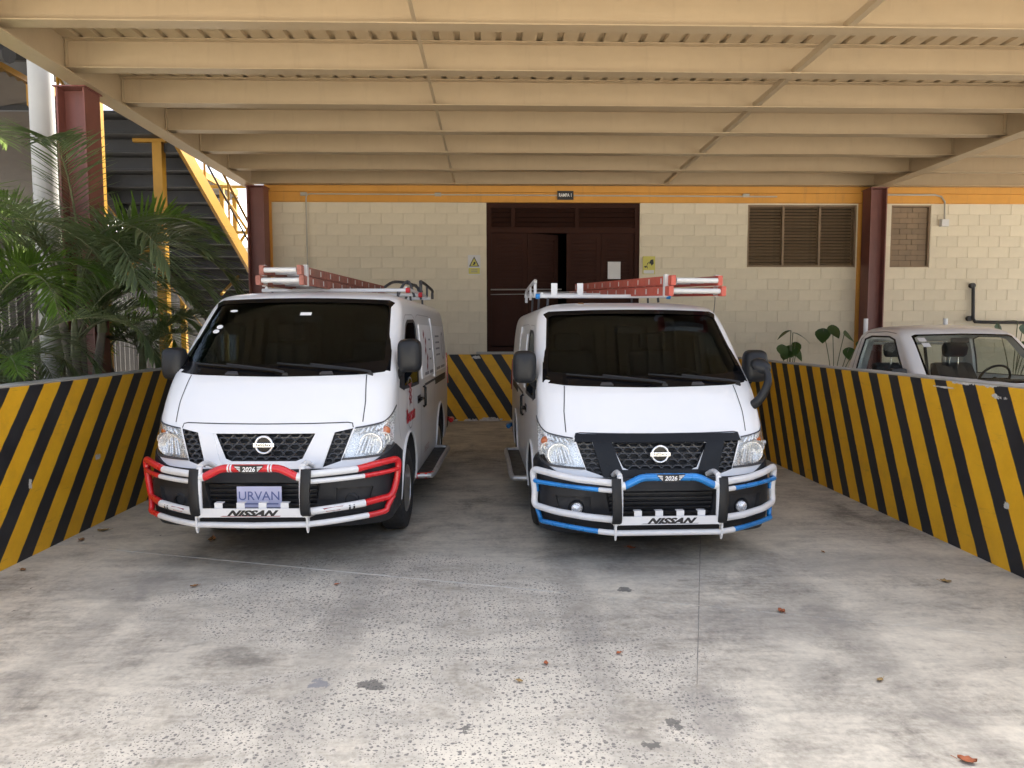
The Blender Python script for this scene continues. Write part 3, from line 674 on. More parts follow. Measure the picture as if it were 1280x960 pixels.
# ------------------------------------------------------------------ hull: a vehicle skin described slice by slice
class Hull:
    def __init__(s, W, F, Rr, D, Dr, n=2.6): s.W, s.F, s.R, s.D, s.Dr, s.n = pchip(W), pchip(F), pchip(Rr), pchip(D), Dr, n
    def P(s, u, z):
        w_, f, D = s.W(z), s.F(z), s.D(z); a = abs(u); sg = 1 if u >= 0 else -1
        if a <= 1:
            th = a * math.pi / 2; return Vector((sg * w_ * math.sin(th) ** (2 / s.n), f + D * (1 - max(math.cos(th), 0) ** (2 / s.n)), z))
        return Vector((sg * w_, f + D + (a - 1), z))
    def S(s, u, z, off=0.):
        p = s.P(u, z)
        if off == 0: return p
        e = .004; uu = u if abs(u) > .02 else (.02 if u >= 0 else -.02)
        du = s.P(uu + e, z) - s.P(uu - e, z); dz = s.P(u, z + e) - s.P(u, z - e)
        nn = du.cross(dz); nn.normalize()
        return p + nn * off
    def ux(s, x, z):
        t = min(abs(x) / s.W(z), 1.); return math.copysign(math.asin(min(t ** (s.n / 2), 1.)) / (math.pi / 2), x)
    def uy(s, y, z, side):
        f, D = s.F(z), s.D(z)
        if y >= f + D: return side * (1 + y - f - D)
        c = max(1 - (y - f) / D, 0.) ** (s.n / 2); return side * math.acos(min(max(c, 0), 1)) / (math.pi / 2)
    def solid(s, zs, mats, inset=0., mi=0, ymax=None, nf=44, ymin=-9):
        m = MB(); m.cur = mi; rings = []
        for z in zs:
            w_, f, r, D = s.W(z) - inset, s.F(z) + inset, s.R(z) - inset, s.D(z)
            if ymax: r = min(r, ymax)
            f = max(f, ymin)
            ring = []; Dr = min(s.Dr, (r - f - D) * .3)
            for i in range(nf + 1):
                u = -1 + 2 * i / nf; th = abs(u) * math.pi / 2; sg = 1 if u >= 0 else -1
                ring.append((sg * w_ * math.sin(th) ** (2 / s.n), f + D * (1 - max(math.cos(th), 0) ** (2 / s.n)), z))
            ys = [f + D + (r - Dr - f - D) * i / 16 for i in range(1, 17)]
            ring += [(w_, y, z) for y in ys]
            for i in range(1, 16):
                th = math.pi * i / 16; c, q = math.cos(th), math.sin(th)
                ring.append((w_ * math.copysign(abs(c) ** (2 / 5), c), r - Dr + Dr * q ** (2 / 5) if Dr > 0 else r, z))
            ring += [(-w_, y, z) for y in ys[::-1]]
            rings.append(ring)
        n = len(rings[0]); vs = [p for r_ in rings for p in r_]
        fs = [(i * n + k, i * n + (k + 1) % n, (i + 1) * n + (k + 1) % n, (i + 1) * n + k) for i in range(len(rings) - 1) for k in range(n)]
        fs += [tuple(range(n))[::-1], tuple(range((len(rings) - 1) * n, len(rings) * n))]
        return m.add(vs, fs)
    def patch(s, A, Bc, mode='x', na=12, nb=8, off=.002, thick=.004, side=1, m=None, mi=0):
        """A, Bc: edge curves in (x,z) / (y,z) / (u,z); closed slab between off and off-thick"""
        m = m or MB(); m.cur = mi
        A, Bc = resample(A, na), resample(Bc, na)
        def U(q):
            if mode == 'x': return s.ux(q[0], q[1])
            if mode == 'y': return s.uy(q[0], q[1], side)
            return q[0]
        top, bot = [], []
        for j in range(nb):
            t = j / (nb - 1); row = [A[i] * (1 - t) + Bc[i] * t for i in range(na)]
            top.append([s.S(U(q), q[1], off) for q in row]); bot.append([s.S(U(q), q[1], off - thick) for q in row])
        vs = [p for r_ in top for p in r_] + [p for r_ in bot for p in r_]; N_ = na * nb
        q = lambda j, i: j * na + i
        fs = [(q(j, i), q(j, i + 1), q(j + 1, i + 1), q(j + 1, i)) for j in range(nb - 1) for i in range(na - 1)]
        fs += [tuple(N_ + k for k in f[::-1]) for f in fs]
        ring = [q(0, i) for i in range(na)] + [q(j, na - 1) for j in range(1, nb)] + [q(nb - 1, i) for i in range(na - 2, -1, -1)] + [q(j, 0) for j in range(nb - 2, 0, -1)]
        fs += [(ring[k], N_ + ring[k], N_ + ring[(k + 1) % len(ring)], ring[(k + 1) % len(ring)]) for k in range(len(ring))]
        return m.add(vs, fs)
    def decal(s, vs, fs, cx, cz, mode, off=.004, side=1, m=None):
        m = m or MB(); out = []
        for a, b in vs:
            if mode == 'x': q = (cx + a, cz + b); u = s.ux(*q)
            else: q = (cx + a * side, cz + b); u = s.uy(q[0], q[1], side)
            out.append(s.S(u, q[1], off))
        return m.add(out, fs)

VH = Hull(W=[(.20, .80), (.32, .835), (.55, .8475), (1.0, .8475), (1.2, .843), (1.5, .825), (1.72, .805), (1.80, .792), (1.86, .775), (1.90, .75), (1.93, .705), (1.95, .64), (1.966, .54), (1.98, .40), (1.988, .27), (1.992, .17)],
          F=[(.20, .12), (.27, .05), (.36, .012), (.50, .0), (.60, .008), (.70, .032), (.80, .055), (.90, .078), (.95, .095), (1.0, .12), (1.1, .18), (1.2, .255), (1.28, .325), (1.35, .41), (1.5, .595), (1.65, .775), (1.78, .93), (1.86, 1.028), (1.90, 1.082), (1.92, 1.13), (1.94, 1.22), (1.96, 1.38), (1.978, 1.65), (1.992, 2.2)],
          Rr=[(.20, 4.60), (.4, 4.69), (1.0, 4.69), (1.5, 4.65), (1.8, 4.58), (1.88, 4.52), (1.93, 4.40), (1.965, 4.15), (1.98, 3.9), (1.992, 3.5)],
          D=[(.2, .30), (.6, .31), (1.0, .32), (1.25, .30), (1.6, .28), (1.85, .26), (1.992, .25)], Dr=.14, n=3.1)
ZS = sorted(set([.20, .23, .27, .32, .37, .43] + [round(.5 + .05 * k, 3) for k in range(26)] + [.93, .975, 1.225, 1.26, 1.78, 1.82, 1.84, 1.86, 1.88, 1.895, 1.91, 1.925, 1.938, 1.95, 1.96, 1.968, 1.975, 1.981, 1.986, 1.99, 1.992]))
ZS = [z for z in ZS if .26 <= z <= 1.992]
AX_F, AX_R, AX_Z, WR = 1.12, 3.67, .343, .343
# outlines (front view x,z ; side view y,z)
WS_B = [(-.80, 1.325), (-.62, 1.306), (-.3, 1.298), (0, 1.293), (.3, 1.298), (.62, 1.306), (.80, 1.325)]
WS_T = [(-.735, 1.862), (-.715, 1.882), (-.3, 1.895), (0, 1.898), (.3, 1.895), (.715, 1.882), (.735, 1.862)]
def ws_shrink(c, k): return [(x * (1 - k / .75), z + (k if c is WS_B else -k)) for x, z in c]
DW = [(.68, 1.22), (.92, 1.17), (1.78, 1.15), (1.80, 1.68), (1.74, 1.72), (1.34, 1.71), (1.24, 1.68)]
HL_B = {1: [(.555, .715), (.66, .725), (.76, .745), (.845, .765)]}
def hl(side):   # headlight in (u,z)
    b = [(VH.ux(.53, .73), .73), (.70, .743), (.85, .768), (.985, .795)]; t = [(VH.ux(.615, .95), .95), (.72, .98), (.86, 1.022), (1.0, 1.075)]
    return [(side * u, z) for u, z in b], [(side * u, z) for u, z in t]
G_B, G_T = [(-.265, .745), (-.24, .728), (.24, .728), (.265, .745)], [(-.345, .913), (-.33, .923), (.33, .923), (.345, .913)]
def sg(side): return [(side * .405, .685), (side * .525, .725)], [(side * .478, .92), (side * .60, .945)]

def van_body():
    mats = ['van_white', 'cavity', 'black_plastic', 'reflector']
    me = VH.solid(ZS, mats).mesh('body', mats, weld=1e-5)
    cab = VH.solid([.62, .7, .8, .9, 1.0, 1.1, 1.2, 1.3, 1.4, 1.5, 1.6, 1.7, 1.76, 1.80, 1.84, 1.87, 1.90], mats, inset=.055, mi=1, ymax=2.45, ymin=.42).mesh('cut', mats, weld=1e-5)
    me = boolean(me, cab)
    c = MB(); c.cur = 1
    pl = ws_shrink(WS_B, .02) + ws_shrink(WS_T, .02)[::-1]
    c.prism(pl, 1, -.4, 2.0)
    for s_ in (-1, 1): c.prism([(y + (1.4 - y) * .03, z + (1.4 - z) * .04) for y, z in DW], 0, s_ * .62, s_ * 1.1)
    me = boolean(me, c.mesh('cut', mats))
    c = MB(); c.cur = 1
    for s_ in (-1, 1):
        for y in (AX_F, AX_R): c.lathe([(.415, 0), (.415, .5)], (s_ * .95 if s_ < 0 else .45, y, AX_Z + .02), 0, 36)
    for s_ in (-1, 1): VH.patch(*hl(s_), mode='u', na=14, nb=8, off=.05, thick=.14, m=c, mi=3)
    VH.patch(G_B, G_T, 'x', 12, 6, .05, .095, m=c, mi=2)
    VH.patch([(-.38, .385), (.38, .385)], [(-.42, .60), (.42, .60)], 'x', 12, 5, .05, .13, m=c, mi=1)
    for s_ in (-1, 1): VH.patch([(s_ * .48, .355), (s_ * .71, .355)], [(s_ * .48, .56), (s_ * .75, .56)], 'x', 6, 5, .05, .10, m=c, mi=1)
    for s_ in (-1, 1): VH.patch(*sg(s_), 'x', 6, 6, .05, .075, m=c, mi=2)
    me = boolean(me, c.mesh('cut', mats))
    me.shade_smooth(); me.set_sharp_from_angle(angle=R(32))
    return me
BODY = van_body()
# bumper: dark lower front, with a wide intake and two lamp pockets cut in
BU = [-1.33, -1.0, -.8, -.5, -.3, 0, .3, .5, .8, 1.0, 1.33]
def bumper_mesh():
    B_ = [(u, .275) for u in BU]; T_ = [(-1.33, .70), (-1.0, .80), (-.85, .772), (-.7, .745), (-.52, .69), (-.3, .676), (0, .673), (.3, .676), (.52, .69), (.7, .745), (.85, .772), (1.0, .80), (1.33, .70)]
    mats = ['black_plastic', 'cavity']
    me = VH.patch(B_, T_, 'u', 64, 14, .014, .06).mesh('bumper', mats)
    c = MB(); VH.patch([(-.36, .40), (.36, .40)], [(-.40, .585), (.40, .585)], 'x', 12, 5, .08, .12, m=c, mi=1)
    for s_ in (-1, 1): VH.patch([(s_ * .50, .37), (s_ * .70, .37)], [(s_ * .50, .545), (s_ * .74, .545)], 'x', 6, 5, .08, .095, m=c, mi=1)
    for s_ in (-1, 1): c.lathe([(.43, 0), (.43, .5)], (-1.05 if s_ < 0 else .55, AX_F, AX_Z + .02), 0, 36)
    me = boolean(me, c.mesh('cut', mats)); me.shade_smooth(); me.set_sharp_from_angle(angle=R(30)); return me
BUMPER = bumper_mesh()
def rounded(pts, n=4): return pts
def honeycomb(A, Bc, off, r=.034):
    m = MB(); z0, z1 = min(p[1] for p in A), max(p[1] for p in Bc)
    def lim(z):
        t = (z - z0) / (z1 - z0); a0, a1 = A[0], A[-1]; b0, b1 = Bc[0], Bc[-1]
        lo, hi = a0[0] + (b0[0] - a0[0]) * t, a1[0] + (b1[0] - a1[0]) * t; return min(lo, hi), max(lo, hi)
    dx, dz = r * 2.3, r * 1.25; k = 0; z = z0 + .01
    while z < z1:
        lo, hi = lim(z); x = -1.2 + (dx / 2 if k % 2 else 0)
        while x < 1.2:
            if lo + .012 < x < hi - .012:
                ring = []
                for q in range(6):
                    an = math.pi / 3 * q; xx, zz = x + math.cos(an) * r * 1.18, z + math.sin(an) * r * .66; zz = min(max(zz, z0 + .004), z1 - .004); l2, h2 = lim(zz); xx = min(max(xx, l2 + .004), h2 - .004)
                    ring.append(VH.S(VH.ux(xx, zz), zz, off))
                m.tube(ring, .0075, 5, closed=True)
            x += dx
        z += dz; k += 1
    return m
SEAM = .005
def seam_line(pts, mode, side=1, w_=.0035, off=.0012):
    m = MB(); P = resample(pts, max(6, int(sum(math.dist(a, b) for a, b in zip(pts, pts[1:])) / .03)))
    row = []
    for i, q in enumerate(P):
        t = P[min(i + 1, len(P) - 1)] - P[max(i - 1, 0)]; t = t / (np.linalg.norm(t) + 1e-9); n = np.array((-t[1], t[0]))
        r_ = []
        for k in (-1, 1):
            p = q + n * w_ * k; u = VH.ux(p[0], p[1]) if mode == 'x' else (VH.uy(p[0], p[1], side) if mode == 'y' else p[0]); r_.append(VH.S(u, p[1], off))
        row.append(r_)
    return m.grid(row)
def wheel_meshes(kind):
    t = MB().lathe([(.19, -.085), (.225, -.098), (.29, -.102), (.325, -.092), (.339, -.07), (.343, -.03), (.343, .03), (.339, .07), (.325, .092), (.29, .102), (.225, .098), (.19, .085)], (0, 0, 0), 0, 40)
    tm = t.mesh('tyre', 'rubber', smooth=40)
    r = MB(); r.lathe([(.198, .088), (.190, .092), (.183, .060), (.178, -.06), (.190, -.08)], (0, 0, 0), 0, 36); r.lathe([(.001, .02), (.18, .02), (.18, .015), (.001, .015)], (0, 0, 0), 0, 24)
    if kind == 'alloy':
        for k in range(6):
            a = 2 * math.pi * k / 6; ca, sa = math.cos(a), math.sin(a)
            f = lambda p: (p[0], p[1] * ca - p[2] * sa, p[1] * sa + p[2] * ca)
            r.prism([(.03, -.032), (.187, -.022), (.187, .022), (.03, .032)], 0, .045, .078, f)
        r.lathe([(.001, .088), (.05, .085), (.055, .06)], (0, 0, 0), 0, 18)
    else:
        r.lathe([(.001, .085), (.06, .082), (.075, .05), (.12, .045), (.16, .065), (.183, .06)], (0, 0, 0), 0, 30)
    return tm, r.mesh('rim', 'alloy', smooth=30)

def make_van(name, label, loc, yaw, lift, v):
    T = thing(name, label, 'van', loc, yaw, 'white work vans parked nose out on the ramp')
    def add(nm, me_or_mb, mat=None, parent=None, **kw):
        if isinstance(me_or_mb, MB): o = me_or_mb.build(nm, mat, parent or T, **kw)
        else: o = link(nm, me_or_mb, parent or T)
        if parent is None: o.location.z = lift
        return o
    body = add('body', BODY); body.data = BODY
    add('underbody', MB().box(-.7, .7, .5, 4.4, .17, .3), 'under')
    # windscreen with black border, stickers, wipers
    ws = add('windscreen', VH.patch(ws_shrink(WS_B, .012), ws_shrink(WS_T, .012), 'x', 40, 20, -.004, .004), 'glass_dark', smooth=40)
    fr = MB(); k = .045
    loopo = [(np.array(p)) for p in resample(WS_B, 30)] + [np.array(p) for p in resample(WS_T, 30)[::-1]]
    bi, ti = ws_shrink(WS_B, .05), ws_shrink(WS_T, .035); bi = [(x, z + .03) for x, z in bi]
    loopi = [np.array(p) for p in resample(bi, 30)] + [np.array(p) for p in resample(ti, 30)[::-1]]
    N_ = len(loopo); rows = []
    for t_ in (0, .33, .66, 1.): rows.append([VH.S(VH.ux(*(loopo[i] * (1 - t_) + loopi[i] * t_)), (loopo[i] * (1 - t_) + loopi[i] * t_)[1], .0015) for i in list(range(N_)) + [0]])
    add('glass_border', fr.grid(rows), 'gloss_black', ws, smooth=40)
    for x0, x1 in ((-.62, .02), (.0, .60)) if v['wip'] else ((-.64, -.03), (-.02, .58)):
        pts = [(x0 + (x1 - x0) * q / 10, 1.375 - .05 * q / 10) for q in range(11)]
        m = MB(); m.tube([VH.S(VH.ux(*p), p[1], .018) for p in pts], .007, 6); m.tube([VH.S(VH.ux(*p), p[1], .03) for p in [(x0 + (x1 - x0) * .42, 1.36), (x1 + .02, 1.318), (x1 + .09, 1.305)]], .009, 6)
        m.lathe([(.022, 0), (.018, .03)], tuple(VH.S(VH.ux(x1 + .09, 1.305), 1.305, .0) + Vector((0, -.005, 0))), 1, 10)
        add('wiper', m, 'black_plastic', ws)
    for (cx, cz, a, b) in v['stickers']:
        pts = [(cx + a * math.cos(q * math.pi / 5), cz + b * math.sin(q * math.pi / 5)) for q in range(10)] if a < .035 else [(cx - a, cz - b), (cx + a, cz - b), (cx + a, cz + b), (cx - a, cz + b)]
        add('sticker', MB().add([VH.S(VH.ux(*p), p[1], .0005) for p in pts], [tuple(range(len(pts)))]), 'decal_white', ws)
    for cx in (-.33, .36): add('washer_nozzle', VH.patch([(cx - .05, 1.305), (cx + .05, 1.305)], [(cx - .035, 1.322), (cx + .035, 1.322)], 'x', 5, 4, .014, .02), 'rack_dark', ws)
    # bonnet seams
    add('bonnet_seam', seam_line([(-.645, 1.305), (-.665, 1.12), (-.66, .985)], 'x'), 'ink_black')
    add('bonnet_seam', seam_line([(.645, 1.305), (.665, 1.12), (.66, .985)], 'x'), 'ink_black')
    add('bonnet_seam', seam_line([(-.60, .95), (-.595, .978), (-.57, .985), (-.3, .98), (0, .978), (.3, .98), (.57, .985), (.595, .978), (.60, .95)], 'x'), 'ink_black')
    # grille
    gs = v['grille']
    if gs == 'gloss_black':
        m = MB()
        VH.patch([(-.605, .921), (.605, .921)], [(-.59, .975), (.59, .975)], 'x', 24, 4, .012, .02, m=m)
        for s_ in (-1, 1): VH.patch([(s_ * .252, .674), (s_ * .408, .678)], [(s_ * .350, .939), (s_ * .482, .939)], 'x', 6, 8, .010, .018, m=m)
        VH.patch([(-.285, .674), (.285, .674)], [(-.29, .730), (.29, .730)], 'x', 16, 3, .009, .017, m=m)
        add('grille_surround', m, gs, smooth=30)
        VHp = add('grille_blank', VH.patch([(-.36, .917), (.36, .917)], [(-.36, .939), (.36, .939)], 'x', 14, 3, .006, .014), 'gloss_black')
    else:
        m = MB(); VH.patch([(-.285, .672), (.285, .672)], [(-.275, .727), (.275, .727)], 'x', 16, 3, .008, .014, m=m)
        for s_ in (-1, 1): VH.patch([(s_ * .285, .673), (s_ * .40, .682)], [(s_ * .365, .915), (s_ * .47, .92)], 'x', 6, 8, .006, .012, m=m)
        VH.patch([(-.365, .914), (.365, .914)], [(-.37, .97), (.37, .97)], 'x', 16, 3, .004, .01, m=m)
        add('grille_surround', m, 'van_white', smooth=30)
    add('grille_mesh', honeycomb(G_B, G_T, -.012), 'grille_grey')
    for s_ in (-1, 1): add('grille_mesh', honeycomb(*sg(s_), -.008, .026), 'grille_grey')
    # emblem: ring, bar, name
    ez = .84; ey = VH.S(0, ez).y - .018
    em = MB(); n = 36; em.tube([(.058 * math.cos(2 * math.pi * i / n), ey, ez + .058 * math.sin(2 * math.pi * i / n)) for i in range(n)], .0085, 8, closed=True)
    eo = add('emblem', em, 'chrome', smooth=50)
    add('emblem_bar', MB().box(-.072, .072, ey - .012, ey + .01, ez - .015, ez + .015), 'chrome', eo, bevel=.003)
    vs, fs = text_geo('NISSAN', .026, bold=.0008, sx=1.12); add('emblem_lettering', MB().add([(a, ey - .0128, b + ez) for a, b in vs], fs), 'ink_black', eo, recalc=False)
    add('emblem_back', MB().lathe([(.05, 0), (.05, .01)], (0, ey + .004, ez), 1, 24), 'gloss_black', eo)
    # headlights
    for s_ in (-1, 1):
        A, Bc = hl(s_)
        base = add('headlight', VH.patch(A, Bc, 'u', 14, 8, -.075, .008), 'reflector', smooth=30)
        add('lens', VH.patch(A, Bc, 'u', 20, 10, .004, .004), 'glass_lens', base, smooth=40)
        def hp(fu, fz, off):
            i = fu * 13; a = resample(A, 41)[int(fu * 40)]; b = resample(Bc, 41)[int(fu * 40)]; q = a * (1 - fz) + b * fz; return VH.S(q[0], q[1], off)
        for fu, fz, r_, mt in ((.36, .40, .075, 'reflector'), (.70, .40, .042, 'reflector')):
            c_ = hp(fu, fz, -.035); m = MB(); m.lathe([(.012, .038), (r_ * .45, .03), (r_ * .8, .01), (r_, -.012), (r_ * 1.06, -.012), (r_ * 1.06, .03)], tuple(c_), 1, 20)
            add('reflector_bowl', m, mt, base, smooth=25)
            add('bulb', MB().lathe([(.0005, -.012), (.010, -.006), (.013, .01), (.012, .045)], tuple(c_), 1, 10), 'chrome', base, smooth=60)
        rb_ = MB()
        for q in range(9):
            fu = .12 + q * .085; a, b = hp(fu, .80, -.02), hp(fu + .03, .93, -.018); rb_.tube([a, b], .010, 6)
        for q in range(10):
            fu = .16 + q * .06; rb_.tube([hp(fu, .14, -.03), hp(fu + .05, .72, -.05)], .0075, 5)
        add('reflector_ribs', rb_, 'reflector', base, smooth=40)
        add('indicator', MB().lathe([(.0005, -.03), (.03, -.02), (.038, .01), (.03, .03)], tuple(hp(.80, .52, -.045)), 1, 14), 'amber' , base, smooth=60)
        A2, B2 = resample(A, 12), resample(Bc, 12)
        rim_ = MB()
        VH.patch([A2[i] * .93 + B2[i] * .07 for i in range(12)], [A2[i] * 1. for i in range(12)], 'u', 14, 2, .006, .012, m=rim_)
        VH.patch([B2[i] * .96 + A2[i] * .04 for i in range(12)], [B2[i] * 1. for i in range(12)], 'u', 14, 2, .006, .012, m=rim_)
        add('lamp_edge', rim_, 'rack_dark', base)
    # bumper with intake slats and lamps
    bp = add('bumper', BUMPER)
    for q in range(5):
        z = .425 + .034 * q; add('intake_slat', VH.patch([(-.37, z), (.37, z)], [(-.37, z + .012), (.37, z + .012)], 'x', 14, 2, -.008, .03), 'black_plastic', bp)
    for s_ in (-1, 1):
        c_ = VH.S(VH.ux(s_ * .60, .455), .455, -.022)
        if v['fog']:
            f = add('fog_lamp', MB().lathe([(.0005, -.028), (.032, -.022), (.042, -.006)], tuple(c_ + Vector((0, -.012, 0))), 1, 20), 'reflector', bp, smooth=60)
            add('fog_lamp_ring', MB().lathe([(.042, -.008), (.050, -.016), (.058, .0), (.06, .04)], tuple(c_ + Vector((0, -.012, 0))), 1, 20), 'black_plastic', bp, smooth=40)
        else: add('fog_lamp_blank', MB().lathe([(.030, .0), (.034, -.018), (.05, -.012), (.055, .03)], tuple(c_), 1, 20), 'black_plastic', bp, smooth=40)
    # bull bar
    bb = bpy.data.objects.new('bull_bar', None); col.objects.link(bb); bb.parent = T; bb.location.z = lift - .022; bb.empty_display_size = .1
    Aa, Wt = v['accent'], 'bar_white'
    def bar(pts, r, mat, n=10, nm='tube'): return MB().tube(pts, r, n).build(nm, mat, bb, smooth=50)
    def plan(x):                               # how the bar sweeps back towards the sides
        a = abs(x); return -.20 + (0 if a < .36 else .40 * (a - .36) + .55 * (a - .36) ** 2)
    UZ, MZ, LZ, KZ = .725, .655, .455, .365
    ew = .885
    def run(z, s_, x0, x1, dz=0): return [(s_ * (x0 + (x1 - x0) * q / 8), plan(x0 + (x1 - x0) * q / 8), z + dz * q / 8) for q in range(9)]
    for s_ in (-1, 1):
        if Aa == 'bar_red':
            bar(run(UZ - .02, s_, .345, .66, .004), .0235, Wt); bar(run(MZ, s_, .345, .70), .0165, Wt); bar(run(LZ, s_, .345, .70, .012), .025, Wt); bar(run(KZ, s_, 0, .72, .012), .020, Wt)
            ye = plan(ew)
            loop = [(s_ * .66, plan(.66), UZ - .016), (s_ * .78, plan(.78), UZ + .004), (s_ * (ew + .02), ye + .05, UZ + .016), (s_ * (ew + .005), ye + .045, .59), (s_ * (ew - .025), ye + .02, LZ + .02), (s_ * .70, plan(.70), LZ + .012)]
            bar(fillet(loop, .05), .024, Aa)
            bar(smooth_path([(s_ * .70, plan(.70), MZ), (s_ * .82, plan(.82), MZ + .006), (s_ * .90, plan(.9) + .02, MZ + .012), (s_ * (ew + .005), ye + .06, MZ + .005)], 4), .0168, Aa)
            bar(smooth_path([(s_ * .72, plan(.72), KZ + .012), (s_ * .82, plan(.82), KZ + .02), (s_ * (ew - .05), plan(ew - .05) + .02, KZ + .05), (s_ * (ew - .02), ye + .03, LZ + .02)], 4), .0203, Aa)
        else:
            ye = plan(ew)
            loop = [(s_ * .345, plan(.345), UZ - .02), (s_ * .6, plan(.6), UZ - .014), (s_ * .75, plan(.75), UZ + .0), (s_ * (ew + .015), ye + .05, UZ + .012), (s_ * (ew - .005), ye + .045, .57), (s_ * (ew + .005), ye + .04, LZ + .015), (s_ * .75, plan(.75), LZ + .006), (s_ * .55, plan(.55), LZ), (s_ * .345, plan(.345), LZ)]
            bar(fillet(loop, .05), .0245, Wt)
            bar(run(MZ, s_, .345, .47), .017, Wt); bar(smooth_path(run(MZ, s_, .47, .88) + [(s_ * (ew - .005), ye + .05, MZ)], 2), .0162, Aa)
            bar(run(KZ, s_, 0, .47), .020, Wt); bar(smooth_path(run(KZ, s_, .47, .84, .008) + [(s_ * (ew - .04), plan(ew - .04) + .03, KZ + .02), (s_ * (ew - .01), ye + .05, LZ + .02)], 2), .0178, Aa)
            bar([(s_ * (ew - .012), ye + .05, .57), (s_ * (ew - .006), ye + .05, .645)], .0252, Aa)
        # padded upright, stay and lower clip
        up = [(s_ * .365, -.235, .745), (s_ * .365, -.255, .66), (s_ * .362, -.262, .56), (s_ * .36, -.255, .475), (s_ * .36, -.235, .435)]
        m = MB(); P_ = smooth_path(up, 4)
        rows = [[(p.x - .031, p.y + .03, p.z), (p.x - .031, p.y + .004, p.z), (p.x - .022, p.y, p.z), (p.x + .022, p.y, p.z), (p.x + .031, p.y + .004, p.z), (p.x + .031, p.y + .03, p.z)] for p in P_]
        m.grid(rows); m.f += [tuple(range(6)), tuple(range(len(rows) * 6 - 6, len(rows) * 6))]; m.mi += [0, 0]; m.build('pad', 'pad_black', bb, smooth=50)
        bar(smooth_path([(s_ * .338, -.205, .755), (s_ * .338, -.225, .66), (s_ * .338, -.225, .5), (s_ * .345, -.205, .43)], 4), .020, Wt, nm='upright')
        bar(smooth_path([(s_ * .338, -.20, .76), (s_ * .338, -.10, .765), (s_ * .338, .03, .72)], 3), .018, Wt, nm='stay'); bar([(s_ * .36, -.2, .43), (s_ * .36, .05, .40)], .02, Wt, nm='stay')
        MB().prism([(-.225, .45), (-.175, .45), (-.18, .345), (-.205, .315), (-.22, .345)], 0, s_ * .365 - .006, s_ * .365 + .006).build('clip', Wt, bb)
    # centre hump with year badge
    hump = fillet([(-.335, -.215, .688), (-.30, -.215, .694), (-.19, -.215, .75), (.19, -.215, .75), (.30, -.215, .694), (.335, -.215, .688)], .04)
    bar(hump, .0265, Aa, 12); 
    for s_ in (-1, 1): bar([(s_ * .345, -.215, .688), (s_ * .305, -.215, .694)], .0278, Wt, 12)
    bd = MB().prism([(-.098, .775), (.098, .775), (.075, .745), (.05, .722), (-.05, .722), (-.075, .745)], 1, -.2495, -.2435).build('year_badge', 'ink_black', bb)
    vs, fs = text_geo('2026', .042, shear=.15, bold=.0012); MB().add([(a, -.2502, b + .747) for a, b in vs], fs).build('year_lettering', 'decal_white', bb, recalc=False)
    for s_ in (-1, 1):
        for q in range(3): MB().add([(s_ * .055, -.25, .766 - q * .012), (s_ * (.092 - q * .012), -.25, .768 - q * .012), (s_ * (.085 - q * .012), -.25, .76 - q * .012), (s_ * .055, -.25, .760 - q * .012)], [(0, 1, 2, 3)]).build('wing_mark', 'decal_white', bb)
    if Aa == 'bar_red':
        for s_ in (-1, 1):
            for q in range(2): MB().tube([(s_ * (.118 + q * .018), -.215, .75), (s_ * (.128 + q * .018), -.215, .75)], .0272, 12).build('white_band', Wt, bb)
    # lower centre tube, plate, tabs, lettering
    bar([(-.345, -.202, LZ), (.345, -.202, LZ)], .0248, Wt)
    MB().box(-.34, .34, -.236, -.230, .428, .486).build('name_plate', Wt, bb)
    vs, fs = text_geo('NISSAN', .05, shear=.5, bold=.003, sx=1.75, spacing=1.05); MB().add([(a, -.2372, b + .4535) for a, b in vs], fs).build('plate_lettering', 'ink_black', bb, recalc=False)
    MB().add([(-.20, -.2368, .4335), (.19, -.2368, .4335), (.20, -.2368, .4385), (-.18, -.2368, .4385)], [(0, 1, 2, 3)]).build('plate_underline', 'ink_maroon' if Aa == 'bar_red' else 'ink_grey', bb)
    for x in (-.215, -.07, .075, .22): MB().box(x - .026, x + .026, -.222, -.216, .47, .515).box(x - .026, x + .026, -.222, -.18, .5151, .521).build('tab', Wt, bb)
    if Aa == 'bar_red':
        for s_ in (-1, 1):
            MB().add([(s_ * (.46 + a), plan(.46 + a) - .0262, LZ + .006 + b) for a, b in ((0, .012), (.12, .015), (.10, -.012), (.02, -.012))], [(0, 1, 2, 3)]).build('shield_mark', 'ink_maroon', bb)
            for q in range(2): MB().tube([(s_ * (.60 + q * .025), plan(.6 + q * .025), LZ + .005), (s_ * (.61 + q * .025), plan(.61 + q * .025), LZ + .006)], .0256, 12).build('stripe_mark', 'ink_black', bb)
    # number plate stand-in
    if v['plate']:
        pl = add('number_plate', MB().box(-.152, .152, -.07, -.062, .43, .575), 'plate_lilac', bevel=.003)
        vs, fs = text_geo('URVAN', .085, sx=1.0, bold=.0006); add('plate_lettering', MB().add([(a, -.0708, b + .508) for a, b in vs], fs), 'plate_blue', pl, recalc=False)
        add('plate_caption', MB().add([(a, -.0708, b) for a, b in ((-.13, .452), (.13, .452), (.13, .46), (-.13, .46))], [(0, 1, 2, 3)]), 'plate_blue', pl)
        for x in (-.1, .1): add('plate_bracket', MB().box(x - .015, x + .015, -.0615, .03, .50, .53), 'black_plastic', pl)
